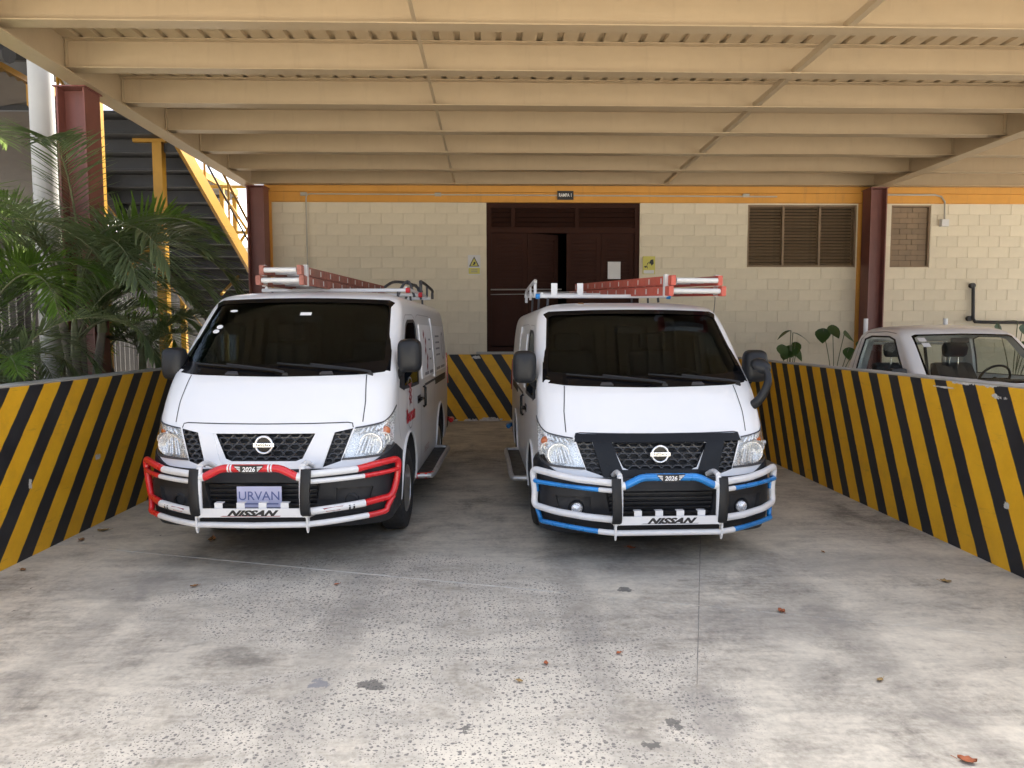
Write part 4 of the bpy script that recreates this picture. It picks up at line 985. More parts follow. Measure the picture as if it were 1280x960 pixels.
    # doors
    for s_ in (-1, 1):
        A = [(.60, .80), (.72, .66), (.78, .60)]; 
        dr_low = [(.585, .80), (.72, .76), (.80, .74), (1.56, .36), (1.86, .36)]; 
        d = add('front_door', seam_line([(.60, 1.28), (.58, 1.1), (.58, .95), (.62, .86), (.68, .78)], 'y', s_), 'ink_grey')
        add('door_seam', seam_line([(1.87, .33), (1.88, .8), (1.88, 1.2), (1.86, 1.66), (1.82, 1.74), (1.70, 1.775), (1.28, 1.765), (1.14, 1.71), (.9, 1.47), (.66, 1.25)], 'y', s_), 'ink_grey', d)
        add('door_window', VH.patch([(.72, 1.215), (.92, 1.175), (1.78, 1.155)], [(1.27, 1.675), (1.36, 1.705), (1.79, 1.71)], 'y', 20, 12, -.003, .004, s_), 'glass_dark', d, smooth=40)
        loop = [(.68, 1.22), (.92, 1.17), (1.4, 1.155), (1.78, 1.15), (1.80, 1.4), (1.80, 1.68), (1.74, 1.72), (1.34, 1.71), (1.24, 1.68), (1.0, 1.47), (.8, 1.31), (.68, 1.22)]
        add('window_seal', seam_line(loop, 'y', s_, .014, .003), 'black_plastic', d)
        add('quarter_trim', VH.patch([(.66, 1.19), (.88, 1.15)], [(.74, 1.29), (.92, 1.42)], 'y', 6, 6, .006, .012, s_), 'black_plastic', d)
        hz = 1.0; m = MB(); VH.patch([(1.66, hz - .035), (1.84, hz - .035)], [(1.66, hz + .035), (1.84, hz + .035)], 'y', 6, 4, .006, .012, s_, m=m)
        add('handle', m, 'black_plastic', d, bevel=0)
        hb = VH.S(VH.uy(1.75, hz, s_), hz, .03); add('handle_grip', MB().tube([hb + Vector((-.02 * s_, -.085, 0)), hb + Vector((0, -.07, 0)), hb + Vector((0, .07, 0)), hb + Vector((-.02 * s_, .085, 0))], .012, 8), 'gloss_black', d, smooth=50)
        # sliding door and rear quarter
        sl = add('sliding_door', seam_line([(1.92, .33), (1.92, 1.1), (1.905, 1.68), (1.93, 1.76), (2.05, 1.785), (2.95, 1.785), (3.03, 1.76), (3.04, 1.2), (3.04, .80), (3.10, .72)], 'y', s_, .0035), 'ink_grey')
        add('door_rail', VH.patch([(2.2, 1.085), (4.3, 1.085)], [(2.2, 1.11), (4.3, 1.11)], 'y', 12, 2, .003, .006, s_), 'rack_dark', sl)
        for y0, y1 in ((2.0, 2.98), (3.14, 4.30)): 
            pm = add('side_panel', VH.patch([(y0, 1.17), (y1, 1.17)], [(y0 + .02, 1.69), (y1 - .03, 1.69)], 'y', 12, 8, .008, .012, s_), 'decal_white' if v['plate'] else 'van_white', sl, smooth=30)
        add('pillar_cover', VH.patch([(3.03, 1.13), (3.11, 1.13)], [(3.01, 1.77), (3.09, 1.77)], 'y', 3, 8, .014, .02, s_), 'van_white', sl)
        hb = VH.S(VH.uy(2.02, 1.0, s_), 1.0, .028); add('handle', MB().tube([hb + Vector((-.02 * s_, 0, -.10)), hb + Vector((0, 0, -.085)), hb + Vector((0, 0, .085)), hb + Vector((-.02 * s_, 0, .10))], .013, 8), 'gloss_black', sl, smooth=50)
        add('name_strip', VH.patch([(3.15, 1.035), (4.25, 1.035)], [(3.15, 1.11), (4.25, 1.11)], 'y', 10, 3, .006, .01, s_), 'ink_black', sl)
        # wheel arch lips, sill, running board
        for ya in (AX_F, AX_R):
            P_ = []
            for q in range(21):
                an = R(-8) + R(196) * q / 20; y_, z_ = ya + math.cos(an) * .42, AX_Z + .02 + math.sin(an) * .42; z_ = max(z_, .24)
                P_.append(VH.S(VH.uy(y_, z_, s_), z_, .004))
            add('arch_lip', MB().tube(P_, .010, 6), 'van_white', body, smooth=50)
        rbm = bpy.data.objects.new('running_board', None); col.objects.link(rbm); rbm.parent = T; rbm.location.z = lift * .5; rbm.empty_display_size = .1
        MB().box(s_ * .83 if s_ > 0 else -.97, .97 if s_ > 0 else -.83, 1.66, 3.10, .325, .345).build('step_pad', 'pad_black', rbm, bevel=.006)
        MB().tube(smooth_path([(s_ * .80, 1.56, .335), (s_ * .93, 1.58, .335), (s_ * .985, 1.66, .335), (s_ * .985, 2.4, .335), (s_ * .985, 3.12, .335), (s_ * .93, 3.2, .335), (s_ * .80, 3.22, .335)], 4), .024, 10).build('step_tube', 'galv', rbm, smooth=50)
        if v['plate']: MB().tube([(s_ * .84, 1.565, .335), (s_ * .93, 1.582, .335), (s_ * .98, 1.65, .335)], .027, 10).build('step_end', 'bar_red', rbm, smooth=50)
        for y in (1.8, 3.0): MB().box(s_ * .60 if s_ > 0 else -.9, .9 if s_ > 0 else -.60, y - .03, y + .03, .30, .322).build('bracket', 'rack_dark', rbm)
        # mirrors
        mo = bpy.data.objects.new('side_mirror', None); col.objects.link(mo); mo.parent = T; mo.location.z = lift; mo.empty_display_size = .1
        c_ = Vector((s_ * (.93 if not (s_ > 0 and not v['plate']) else .90), .62, 1.435)); m = MB()
        rows = []
        for (yy, kx, kz) in ((.055, .80, .84), (.05, .97, .98), (.03, 1., 1.), (-.01, .99, .99), (-.04, .93, .95), (-.062, .78, .84), (-.074, .5, .6), (-.076, .05, .05)):
            ring = []
            for q in range(28):
                an = 2 * math.pi * q / 28; cx, cz = math.cos(an), math.sin(an)
                ring.append((c_.x + math.copysign(abs(cx) ** .5, cx) * .092 * kx, c_.y + yy, c_.z + math.copysign(abs(cz) ** .5, cz) * .125 * kz + (.006 if cz > 0 else 0)))
            rows.append(ring + [ring[0]])
        m.grid(rows); m.f.append(tuple(range(7 * 29, 7 * 29 + 28))); m.mi.append(0); m.build('mirror_housing', 'pad_black', mo, smooth=60, weld=1e-5)
        MB().add([(c_.x + math.copysign(abs(math.cos(q)) ** .5, math.cos(q)) * .074, c_.y + .052, c_.z + math.copysign(abs(math.sin(q)) ** .5, math.sin(q)) * .104) for q in [2 * math.pi * k / 24 for k in range(24)]], [tuple(range(24))]).build('mirror_glass', 'chrome', mo)
        MB().tube(smooth_path([(s_ * .78, .72, 1.25), (s_ * .85, .66, 1.30), (c_.x - s_ * .03, .63, c_.z - .06)], 4), [.032] * 4 + [.03] * 5, 10).build('mirror_arm', 'pad_black', mo, smooth=50)
        if s_ < 0 and v['plate']: mo.scale = (.94, .94, .96); mo.location.x = .02
        # tail lamp
        add('tail_lamp', VH.patch([(4.56, .95), (4.66, .95)], [(4.54, 1.35), (4.63, 1.35)], 'y', 3, 6, .012, .02, s_), 'tail_red', body, smooth=40)
    for s_ in (-1, 1):
        m = MB().tube(smooth_path([(s_ * .55, 4.78, .45), (s_ * .80, 4.76, .45), (s_ * .90, 4.66, .46), (s_ * .90, 4.5, .46)], 4), .03, 10); add('rear_bar', m, v['accent'], smooth=50)
    add('rear_bumper', MB().box(-.84, .84, 4.62, 4.74, .34, .52), 'black_plastic', bevel=.03, smooth=40)
    # wheels
    tm, rmh = wheel_meshes(v['wheel'])
    for s_ in (-1, 1):
        for y in (AX_F, AX_R):
            wo = bpy.data.objects.new('wheel', None); col.objects.link(wo); wo.parent = T; wo.location = (s_ * .735, y, AX_Z); wo.empty_display_size = .1
            if s_ < 0: wo.rotation_euler = (0, 0, math.pi)
            link('tyre', tm, wo); link('rim', rmh, wo)
    # cabin: dashboard, seats, wheel, mirror
    add('dashboard', MB().prism([(.42, .80), (.50, 1.18), (.72, 1.235), (.95, 1.20), (1.0, .80)], 0, -.74, .74), 'dash', bevel=.02, smooth=40)
    for s_ in (-.42, .42):
        se = add('seat', MB().prism([(1.35, .75), (1.35, .95), (1.75, .97), (1.86, 1.02), (2.02, 1.52), (2.14, 1.52), (2.0, .80)], 0, s_ - .24, s_ + .24), 'seat_grey', bevel=.05, smooth=50)
        add('headrest', MB().box(s_ - .13, s_ + .13, 2.0, 2.1, 1.54, 1.70), 'seat_grey', se, bevel=.04, smooth=50)
    n = 28; sw = MB().tube([(.42 + .19 * math.cos(2 * math.pi * i / n), 1.06 - .12 * math.sin(2 * math.pi * i / n), 1.24 + .15 * math.sin(2 * math.pi * i / n)) for i in range(n)], .015, 8, closed=True)
    sw.tube([(.24, 1.06, 1.24), (.60, 1.06, 1.24)], .016, 6); sw.tube([(.42, 1.06, 1.24), (.42, .95, 1.1)], .03, 8); add('steering_wheel', sw, 'pad_black', smooth=50)
    add('rear_view_mirror', MB().box(-.12, .12, 1.18, 1.20, 1.70, 1.76), 'dash', bevel=.01)
    return T

vanL = make_van('cargo_van', 'white van with red and white bull bar, parked on the left', (-1.58, 4.86, 0), R(-1.7), .04,
                dict(grille='van_white', accent='bar_red', plate=True, fog=False, wheel='alloy', wip=0, stickers=[(-.60, 1.66, .028, .016), (-.615, 1.625, .028, .016), (-.54, 1.79, .034, .010), (.06, 1.765, .045, .012)]))
vanR = make_van('cargo_van', 'white van with blue and white bull bar and black grille, on the right', (1.195, 4.93, 0), R(1.0), -.055,
                dict(grille='gloss_black', accent='bar_blue', plate=False, fog=True, wheel='steel', wip=1, stickers=[]))
# lettering on the left van's side (both flanks)
def onvan(T, lift, nm, vs, fs, y, z, side, mat, off=.0115):
    o = VH.decal(vs, fs, y, z, 'y', off, side).build(nm, mat, T, recalc=False); o.location.z = lift; return o
def oval(a, b, t, n=40):
    vs = [(a * math.cos(2 * math.pi * k / n), b * math.sin(2 * math.pi * k / n)) for k in range(n)] + [((a - t) * math.cos(2 * math.pi * k / n), (b - t) * math.sin(2 * math.pi * k / n)) for k in range(n)]
    return vs, [(k, (k + 1) % n, n + (k + 1) % n, n + k) for k in range(n)]
for s_ in (-1, 1):
    onvan(vanL, .03, 'door_oval', *oval(.20, .22, .010), 1.20, 1.03, s_, 'ink_grey', .003)
    for q in range(3):
        zc = 1.165 - q * .06
        onvan(vanL, .03, 'door_mark', [(a * 1.9, b * 1.15) for a, b in [(-.055, .022), (-.02, .03), (0, .012), (.02, .03), (.055, .028), (.02, -.004), (.05, -.03), (.0, -.014), (-.04, -.03), (-.01, .002)]], [tuple(range(10))], 1.20, zc, s_, 'ink_maroon', .004)
    onvan(vanL, .03, 'door_lettering', *text_geo('Ibersan', .155, bold=.006, sx=1.12), 1.22, .925, s_, 'ink_red', .004)
    for q, (a, b) in enumerate(((2.28, 1.60), (2.40, 1.53), (2.36, 1.44), (2.47, 1.36), (2.42, 1.28))): onvan(vanL, .03, 'panel_mark', [(-.055, 0), (0, -.05), (.06, .01), (.01, .055)], [(0, 1, 2, 3)], a, b, s_, 'ink_maroon')
    for q in range(3): onvan(vanL, .03, 'panel_bracket', [(-.07, 0), (.07, 0), (.07, .018), (-.07, .018)], [(0, 1, 2, 3)], 2.72, 1.34 + q * .10, s_, 'ink_grey')
    for y, z, w_ in ((2.35, 1.20, .16), (2.75, 1.20, .14), (3.45, 1.20, .2), (3.95, 1.20, .22)): onvan(vanL, .03, 'panel_caption', [(-w_, 0), (w_, 0), (w_, .03), (-w_, .03)], [(0, 1, 2, 3)], y, z, s_, 'ink_grey')
    for q in range(4): onvan(vanL, .03, 'panel_list', [(-.2, 0), (.2, 0), (.2, .02), (-.2, .02)], [(0, 1, 2, 3)], 3.5, 1.36 + q * .07, s_, 'ink_grey')
    onvan(vanL, .03, 'panel_emblem', *oval(.12, .17, .03), 4.05, 1.46, s_, 'ink_grey')
    onvan(vanL, .03, 'sill_lettering', *text_geo('2455-2121', .09, sx=.95), 2.3, .47, s_, 'ink_maroon', .004)
# extra convex mirror on a curved arm at the right van's offside corner
m = MB().tube(smooth_path([(.775, .36, 1.12), (.825, .32, 1.18), (.872, .31, 1.28), (.885, .33, 1.36), (.865, .35, 1.41)], 5), [.038 - .0008 * q for q in range(21)], 10)
cm = m.build('corner_mirror', 'pad_black', vanR, smooth=60); cm.location.z = -.03
m = MB().lathe([(.001, -.06), (.05, -.05), (.075, -.02), (.08, .01), (.07, .02)], (0, 0, 0), 1, 20); o = m.build('corner_mirror_bowl', 'pad_black', cm, smooth=60); o.location = (.85, .38, 1.425); o.rotation_euler = (R(-35), R(25), R(-20)); o.scale = (1, .7, .75)
m = VH.patch([(-.44, 1.925), (-.39, 1.922)], [(-.43, 1.935), (-.385, 1.937)], 'x', 5, 3, .0012, .002); o = m.build('rust_spot', 'dry_leaf_a', vanR); o.location.z = -.03
# small indicator on the right van's flank
o = MB().lathe([(.012, 0), (.012, .05), (.02, .055), (.018, .08)], (0, 0, 0), 0, 10).build('side_indicator', 'galv', vanR); o.location = (.845, .45, .80)

# ------------------------------------------------------------------ roof racks
def rack(T, lift, bars, hoop_side, mat, posts):
    r = bpy.data.objects.new('roof_rack', None); col.objects.link(r); r.parent = T; r.location.z = lift; r.empty_display_size = .1
    for (y, z, x0, x1) in bars:
        MB().tube([(x0, y, z), (x1, y, z)], .019, 10).build('crossbar', mat, r, smooth=50)
        for x in (x0 + .10, x1 - .10):
            MB().tube([(x, y, z - .01), (x * 1.01, y, 1.93 if abs(x) > .5 else 1.97)], .012, 8).build('foot', 'rack_dark', r)
    for x in (-.68, .68): MB().tube([(x, bars[0][0], bars[0][1] + .022), (x, bars[-1][0], bars[-1][1] + .022)], .016, 8).build('side_rail', mat, r, smooth=50)
    s_ = hoop_side; x = s_ * .70; y0, y1 = posts['hoop']; zt = posts['ht']
    MB().tube(smooth_path([(x, y0, 2.05), (x, y0 + .02, zt - .04), (x, y0 + .08, zt), (x, y1 - .08, zt - .03), (x, y1 - .02, zt - .08), (x, y1, 2.05)], 5), .017, 10).build('hoop', posts['hm'], r, smooth=50)
    MB().tube([(x, (y0 + y1) / 2, 2.05), (x, (y0 + y1) / 2, zt - .015)], .013, 8).build('hoop_post', posts['hm'], r)
    for (px, py, h) in posts['up']: MB().box(px - .03, px + .03, py - .012, py + .012, 2.02, 2.03 + h).build('stop_post', 'bar_white', r, bevel=.006)
    for (px, py, pz, mt) in posts['caps']: MB().lathe([(.026, -.02), (.028, .02)], (px, py, pz), 0, 12).build('end_cap', mt, r)
    return r
rL = rack(vanL, .03, [(2.15, 2.035, -.72, .70), (3.0, 2.035, -.72, .70), (3.85, 2.035, -.72, .72)], 1, 'bar_white', dict(hoop=(3.1, 4.25), ht=2.19, hm='rack_dark', up=[], caps=[(.70, 2.15, 2.035, 'bar_red'), (.71, 3.0, 2.035, 'bar_red')]))
MB().tube(smooth_path([(.40, 2.6, 2.10), (.45, 2.9, 2.17), (.60, 3.2, 2.16), (.66, 3.5, 2.10)], 5), .016, 8).build('strap', 'rack_dark', rL, smooth=50)
for y in (2.75, 3.3): MB().tube(smooth_path([(.50, y, 2.0), (.55, y + .03, 2.12), (.62, y + .02, 2.16), (.68, y, 2.0)], 4), .014, 8).build('strap', 'rack_dark', rL, smooth=50)
rR = rack(vanR, -.03, [(1.95, 2.03, -.72, .55), (3.0, 2.10, -.72, .70), (3.95, 2.13, -.72, .72)], -1, 'bar_white', dict(hoop=(2.5, 3.9), ht=2.22, hm='bar_white', up=[(-.56, 1.95, .125), (-.31, 1.95, .125)], caps=[(.55, 1.95, 2.03, 'bar_blue'), (-.72, 1.95, 2.03, 'bar_blue')]))
for z in (2.13, 2.16): MB().tube([(-.72, 3.6, z), (.6, 3.6, z + .01)], .006, 6).build('wire', 'galv', rR)
# ------------------------------------------------------------------ ladders
def ladder(label, p, yaw, pitch, L, wd, mat, mats2, secs=2):
    t = thing('extension_ladder', label, 'ladder', p, 0, 'extension ladders on the van roofs'); t.rotation_euler = (pitch, 0, yaw)
    for s in range(secs):
        z = s * .088; w_ = wd - s * .05; y0 = 0 if s == 0 else .02
        for x in (-w_ / 2, w_ / 2):
            k = 1 if x < 0 else -1; prof = [(0, 0), (.032 * k, 0), (.032 * k, .006), (.006 * k, .006), (.006 * k, .072), (.032 * k, .072), (.032 * k, .078), (0, .078)]
            MB().prism([(a + x, b + z) for a, b in prof], 1, y0, L - s * .2).build('rail', mat, t)
            MB().box(x - .012 if x < 0 else x - .03, x + .03 if x < 0 else x + .012, y0 - .022, y0 + .05, z - .003, z + .081).build('rail_end', mats2[1], t, bevel=.006)
            for q in range(int(L / .3)): MB().box(x - .0015 if x < 0 else x, x if x < 0 else x + .0015, .25 + q * .3, .275 + q * .3, z + .015, z + .062).build('rung_plate', mats2[0], t) if q < 12 else None
        m = MB().tube([(-w_ / 2 + .007, 0, 0), (w_ / 2 - .007, 0, 0)], .019, 10).mesh('rung', mats2[0], smooth=50)
        for q in range(int(L / .3)): link('rung', m, t, (0, .035 + q * .3, z + .039))
        MB().tube([(-w_ / 2 + .034, .008, z + .039), (w_ / 2 - .034, .008, z + .039)], .022, 12).build('end_rung', mats2[0], t, smooth=50)
    for x in (-wd / 2 - .004, wd / 2 - .03): MB().box(x, x + .034, .10, .14, -.008, .178).build('guide_bracket', mats2[0], t)
    return t
lo_ = ladder('orange two-section ladder jutting over the right van windscreen', (1.71, 5.92, 1.955), R(7.5), R(2.6), 3.5, .48, 'ladder_orange', ('ladder_alu', 'ladder_orange'))
ladder('faded brownish red ladder strapped on the left van roof', (-1.83, 6.25, 2.07), R(-4.5), R(.5), 3.4, .40, 'ladder_faded', ('ladder_alu', 'ladder_faded'), 2)
MB().tube(smooth_path([(.22, .12, .02), (.235, .16, -.10), (.27, .28, -.22), (.26, .5, -.30)], 4), .0035, 5).build('tie_rope', 'rack_dark', lo_)
# ------------------------------------------------------------------ pickup beyond the right wall
PC = Hull(W=[(.90, .815), (1.1, .80), (1.3, .765), (1.5, .715), (1.60, .685), (1.66, .64), (1.70, .56), (1.72, .45), (1.735, .28), (1.74, .15)],
          F=[(.90, .98), (1.08, 1.14), (1.3, 1.37), (1.5, 1.58), (1.60, 1.70), (1.66, 1.80), (1.70, 1.93), (1.72, 2.05), (1.74, 2.2)],
          Rr=[(.90, 2.88), (1.1, 2.88), (1.5, 2.80), (1.6, 2.77), (1.66, 2.72), (1.70, 2.65), (1.74, 2.45)], D=[(.9, .22), (1.74, .18)], Dr=.08, n=2.8)
PL = Hull(W=[(.30, .80), (.45, .84), (.80, .845), (.95, .835), (1.02, .81), (1.06, .76)], F=[(.30, .06), (.45, 0), (.65, .0), (.80, .03), (.88, .10), (.95, .28), (1.0, .55), (1.06, 1.0)],
          Rr=[(.30, 2.90), (1.06, 2.90)], D=[(.3, .30), (.9, .32), (1.06, .25)], Dr=.03, n=2.8)
pk = thing('pickup_truck', 'white single cab pickup parked beyond the right striped wall', 'pickup', (5.50, 6.42, 0), R(0))
mats = ['van_white', 'cavity']
me = PC.solid([.90, .95, 1.0, 1.08, 1.15, 1.2, 1.3, 1.4, 1.45, 1.5, 1.55, 1.6, 1.63, 1.66, 1.68, 1.70, 1.71, 1.72, 1.728, 1.735, 1.74], mats).mesh('cab', mats, weld=1e-5)
cav = PC.solid([.86, 1.0, 1.1, 1.2, 1.3, 1.4, 1.5, 1.56, 1.60, 1.63, 1.655], mats, inset=.045, mi=0).mesh('cut', mats, weld=1e-5)
me = boolean(me, cav)
PWB, PWT = [(-.70, 1.11), (-.4, 1.09), (0, 1.085), (.4, 1.09), (.70, 1.11)], [(-.60, 1.60), (-.56, 1.618), (0, 1.63), (.56, 1.618), (.60, 1.60)]
c = MB(); c.prism(PWB + PWT[::-1], 1, .7, 2.0)
for s_ in (-1, 1): c.prism([(1.52, 1.13), (2.62, 1.12), (2.58, 1.56), (2.45, 1.595), (2.05, 1.59), (1.92, 1.555)], 0, s_ * .5, s_ * 1.0)
c.prism([(-.55, 1.16), (.55, 1.16), (.50, 1.53), (-.50, 1.53)], 1, 2.5, 3.1)
me = boolean(me, c.mesh('cut', mats)); me.shade_smooth(); me.set_sharp_from_angle(angle=R(32))
link('cab', me, pk)
m = PL.solid([.30, .36, .45, .55, .65, .72, .80, .84, .88, .92, .95, .975, 1.0, 1.02, 1.04, 1.06], mats).mesh('front_body', mats, weld=1e-5)
c = MB(); c.cur = 1
for s_ in (-1, 1): c.lathe([(.40, 0), (.40, .5)], (-1.0 if s_ < 0 else .5, .92, .36), 0, 32)
PL.patch([(-.45, .62), (.45, .62)], [(-.50, .78), (.50, .78)], 'x', 10, 4, .04, .07, m=c, mi=1)
m = boolean(m, c.mesh('cut', mats)); m.shade_smooth(); m.set_sharp_from_angle(angle=R(32)); link('front_body', m, pk)
wsg = PC.patch([(x, z) for x, z in PWB], [(x, z) for x, z in PWT], 'x', 24, 12, -.004, .004).build('windscreen', 'glass_clear', pk, smooth=40)
fr = MB()
lo = resample(PWB, 24) + resample(PWT, 24)[::-1]; li = [np.array((q[0] * .965, q[1] + (.018 if k < 24 else -.018))) for k, q in enumerate(lo)]
fr.grid([[PC.S(PC.ux(*q), q[1], .002) for q in lo + [lo[0]]], [PC.S(PC.ux(*q), q[1], .002) for q in li + [li[0]]]]).build('glass_border', 'gloss_black', wsg)
for cx, cz in ((-.52, 1.56), (-.51, 1.50)): MB().add([PC.S(PC.ux(cx + a, cz + b), cz + b, .001) for a, b in ((-.04, -.022), (.04, -.022), (.04, .022), (-.04, .022))], [(0, 1, 2, 3)]).build('sticker', 'sign_white', wsg)
for s_ in (-1, 1):
    d = PC.patch([(1.54, 1.135), (2.60, 1.125)], [(1.95, 1.55), (2.57, 1.57)], 'y', 14, 8, -.003, .004, s_).build('side_window', 'glass_clear', pk, smooth=40)
    P_ = [PC.S(PC.uy(y, z, s_), z, .004) for y, z in ((1.52, 1.13), (2.05, 1.122), (2.62, 1.12), (2.60, 1.34), (2.58, 1.56), (2.45, 1.595), (2.05, 1.59), (1.92, 1.555), (1.72, 1.34), (1.52, 1.13))]
    MB().tube(P_, .011, 6).build('window_seal', 'black_plastic', d); P2 = [PC.S(PC.uy(y, z, s_), z, .005) for y, z in ((2.28, 1.123), (2.25, 1.59))]
    MB().tube([PC.S(PC.uy(y, z, s_), z, .002) for y, z in ((2.72, .92), (2.72, 1.2), (2.68, 1.56), (2.60, 1.64), (2.2, 1.655), (1.95, 1.63))], .004, 5).build('door_seam', 'ink_grey', pk)
    PL.patch([(s_ * .52, .64), (s_ * .80, .66)], [(s_ * .54, .80), (s_ * .79, .82)], 'x', 8, 5, .006, .012).build('headlight', 'reflector', pk, smooth=40)
    m = MB().box(s_ * .92 - .09, s_ * .92 + .09, 1.42, 1.50, 1.10, 1.24).build('side_mirror', 'pad_black', pk, bevel=.025, smooth=50); MB().tube([(s_ * .78, 1.48, 1.12), (s_ * .86, 1.47, 1.15)], .02, 8).build('mirror_arm', 'pad_black', m)
PL.patch([(-.82, .32), (.82, .32)], [(-.83, .54), (.83, .54)], 'x', 24, 5, .03, .06).build('bumper', 'black_plastic', pk, smooth=40)
mm = PC.patch([(-.55, 1.16), (.55, 1.16)], [(-.5, 1.53), (.5, 1.53)], 'x', 4, 4).v
MB().add([(-.55, 2.862, 1.16), (.55, 2.862, 1.16), (.50, 2.795, 1.53), (-.50, 2.795, 1.53)], [(0, 1, 2, 3)]).build('rear_window', 'glass_clear', pk)
for s_ in (-.38, .38):
    se = MB().prism([(1.75, .80), (1.75, 1.0), (2.2, .98), (2.30, 1.02), (2.46, 1.26), (2.58, 1.26), (2.5, .80)], 0, s_ - .25, s_ + .25).build('seat', 'seat_grey', pk, bevel=.05, smooth=50)
    MB().prism([(2.40, 1.36), (2.38, 1.45), (2.42, 1.515), (2.48, 1.52), (2.52, 1.46), (2.5, 1.36), (2.45, 1.325)], 0, s_ - .14, s_ + .14).build('headrest', 'seat_grey', se, bevel=.035, smooth=60)
    for x in (-.055, .055): MB().tube([(s_ + x, 2.46, 1.22), (s_ + x, 2.455, 1.37)], .007, 6).build('headrest_post', 'chrome', se)
MB().prism([(1.0, .85), (1.08, 1.06), (1.35, 1.12), (1.55, 1.05), (1.55, .85)], 0, -.72, .72).build('dashboard', 'dash', pk, bevel=.02, smooth=40)
n = 24; MB().tube([(.38 + .18 * math.cos(2 * math.pi * i / n), 1.72 - .08 * math.sin(2 * math.pi * i / n), 1.10 + .16 * math.sin(2 * math.pi * i / n)) for i in range(n)], .014, 8, closed=True).tube([(.20, 1.72, 1.1), (.56, 1.72, 1.1)], .014, 6).tube([(.38, 1.72, 1.1), (.38, 1.55, 1.02)], .03, 8).build('steering_wheel', 'pad_black', pk, smooth=50)
MB().box(-.11, .11, 1.78, 1.80, 1.52, 1.58).build('rear_view_mirror', 'dash', pk, bevel=.012)
MB().tube([(.10, 2.62, 1.45), (.06, 2.5, 1.2), (.03, 2.4, 1.0)], .02, 6).build('seat_belt', 'seat_grey', pk)
bed = MB().box(-.84, -.79, 2.95, 4.95, .55, 1.02).box(.79, .84, 2.95, 4.95, .55, 1.02).box(-.79, .79, 2.95, 3.0, .55, 1.02).box(-.79, .79, 4.90, 4.95, .55, 1.02).box(-.79, .79, 3.0, 4.9, .55, .60).build('cargo_bed', 'van_white', pk, bevel=.008)
hr = bpy.data.objects.new('headboard_rack', None); col.objects.link(hr); hr.parent = pk
for x in (-.47, .62): MB().tube([(x, 3.03, .98), (x, 3.03, 1.83)], .028, 10).build('post', 'bar_white', hr, smooth=50)
MB().tube([(-.47, 3.03, 1.5), (.62, 3.03, 1.5)], .02, 8).build('crossbar', 'bar_white', hr)
tm, rmh = wheel_meshes('steel')
for s_ in (-1, 1):
    for y in (.92, 3.85):
        wo = bpy.data.objects.new('wheel', None); col.objects.link(wo); wo.parent = pk; wo.location = (s_ * .73, y, .343)
        if s_ < 0: wo.rotation_euler = (0, 0, math.pi)
        link('tyre', tm, wo); link('rim', rmh, wo)

# ------------------------------------------------------------------ palms behind the left wall
def frond_mesh(L, a0, a1, nl, ll, seed, mat, lw=.025, stalk=.16):
    rn = random.Random(seed); m = MB(); K = 26; P = [Vector((0, 0, 0))]; T_ = []
    for i in range(K):
        s = i / (K - 1); a = a0 + (a1 - a0) * s ** 1.25; t = Vector((math.cos(a), 0, math.sin(a))); T_.append(t); P.append(P[-1] + t * L / K)
    m.cur = 1; m.tube(P[::2], [.013 * (1 - .8 * i / (len(P[::2]) - 1)) for i in range(len(P[::2]))], 5); m.cur = 0
    for k in range(nl):
        s = stalk + (1 - stalk) * (k + .5) / nl; fi = s * K; i = min(int(fi), K - 1); p = P[i].lerp(P[i + 1], fi - i); t = T_[i]
        up = Vector((-t.z, 0, t.x)); q = (s - stalk) / (1 - stalk)
        ln = ll * (.45 + .75 * math.sin(math.pi * min(q * .85 + .15, 1.)) ** .8) * (1.0 if q < .8 else 1 - (q - .8) * 1.6)
        for sd_ in (-1, 1):
            sw = R(62 - 32 * q + rn.uniform(-6, 6)); lift_ = R(26 + rn.uniform(-9, 9)) * (1 - .4 * q)
            d = t * math.cos(sw) + Vector((0, sd_, 0)) * math.sin(sw) * math.cos(lift_) + up * math.sin(sw) * math.sin(lift_)
            l2 = ln * rn.uniform(.88, 1.08); wdir = d.cross(Vector((0, 0, 1)));  wdir = wdir.normalized() if wdir.length > .01 else Vector((1, 0, 0))
            nn = d.cross(wdir).normalized(); drop = rn.uniform(.10, .26)
            pts = []
            for j, (f, wf) in enumerate(((0, .45), (.3, 1.), (.65, .85), (1., .05))):
                c_ = p + d * l2 * f + Vector((0, 0, -1)) * drop * l2 * f * f
                pts.append((c_ - wdir * lw * wf * .5, c_ + nn * lw * wf * .18, c_ + wdir * lw * wf * .5))
            m.grid(pts)
    return m.mesh('frond', [mat, 'palm_stem'], recalc=False)
FR_D = [frond_mesh(1.75, R(68), R(-48), 46, .46, 1, 'palm_leaf'), frond_mesh(1.6, R(50), R(-62), 44, .44, 2, 'palm_leaf'), frond_mesh(1.9, R(78), R(-25), 50, .44, 3, 'palm_leaf'), frond_mesh(1.35, R(30), R(-70), 40, .40, 4, 'palm_leaf')]
FR_L = [frond_mesh(1.7, R(72), R(-30), 46, .46, 5, 'palm_leaf_lit'), frond_mesh(1.5, R(52), R(-52), 44, .44, 6, 'palm_leaf_lit')]
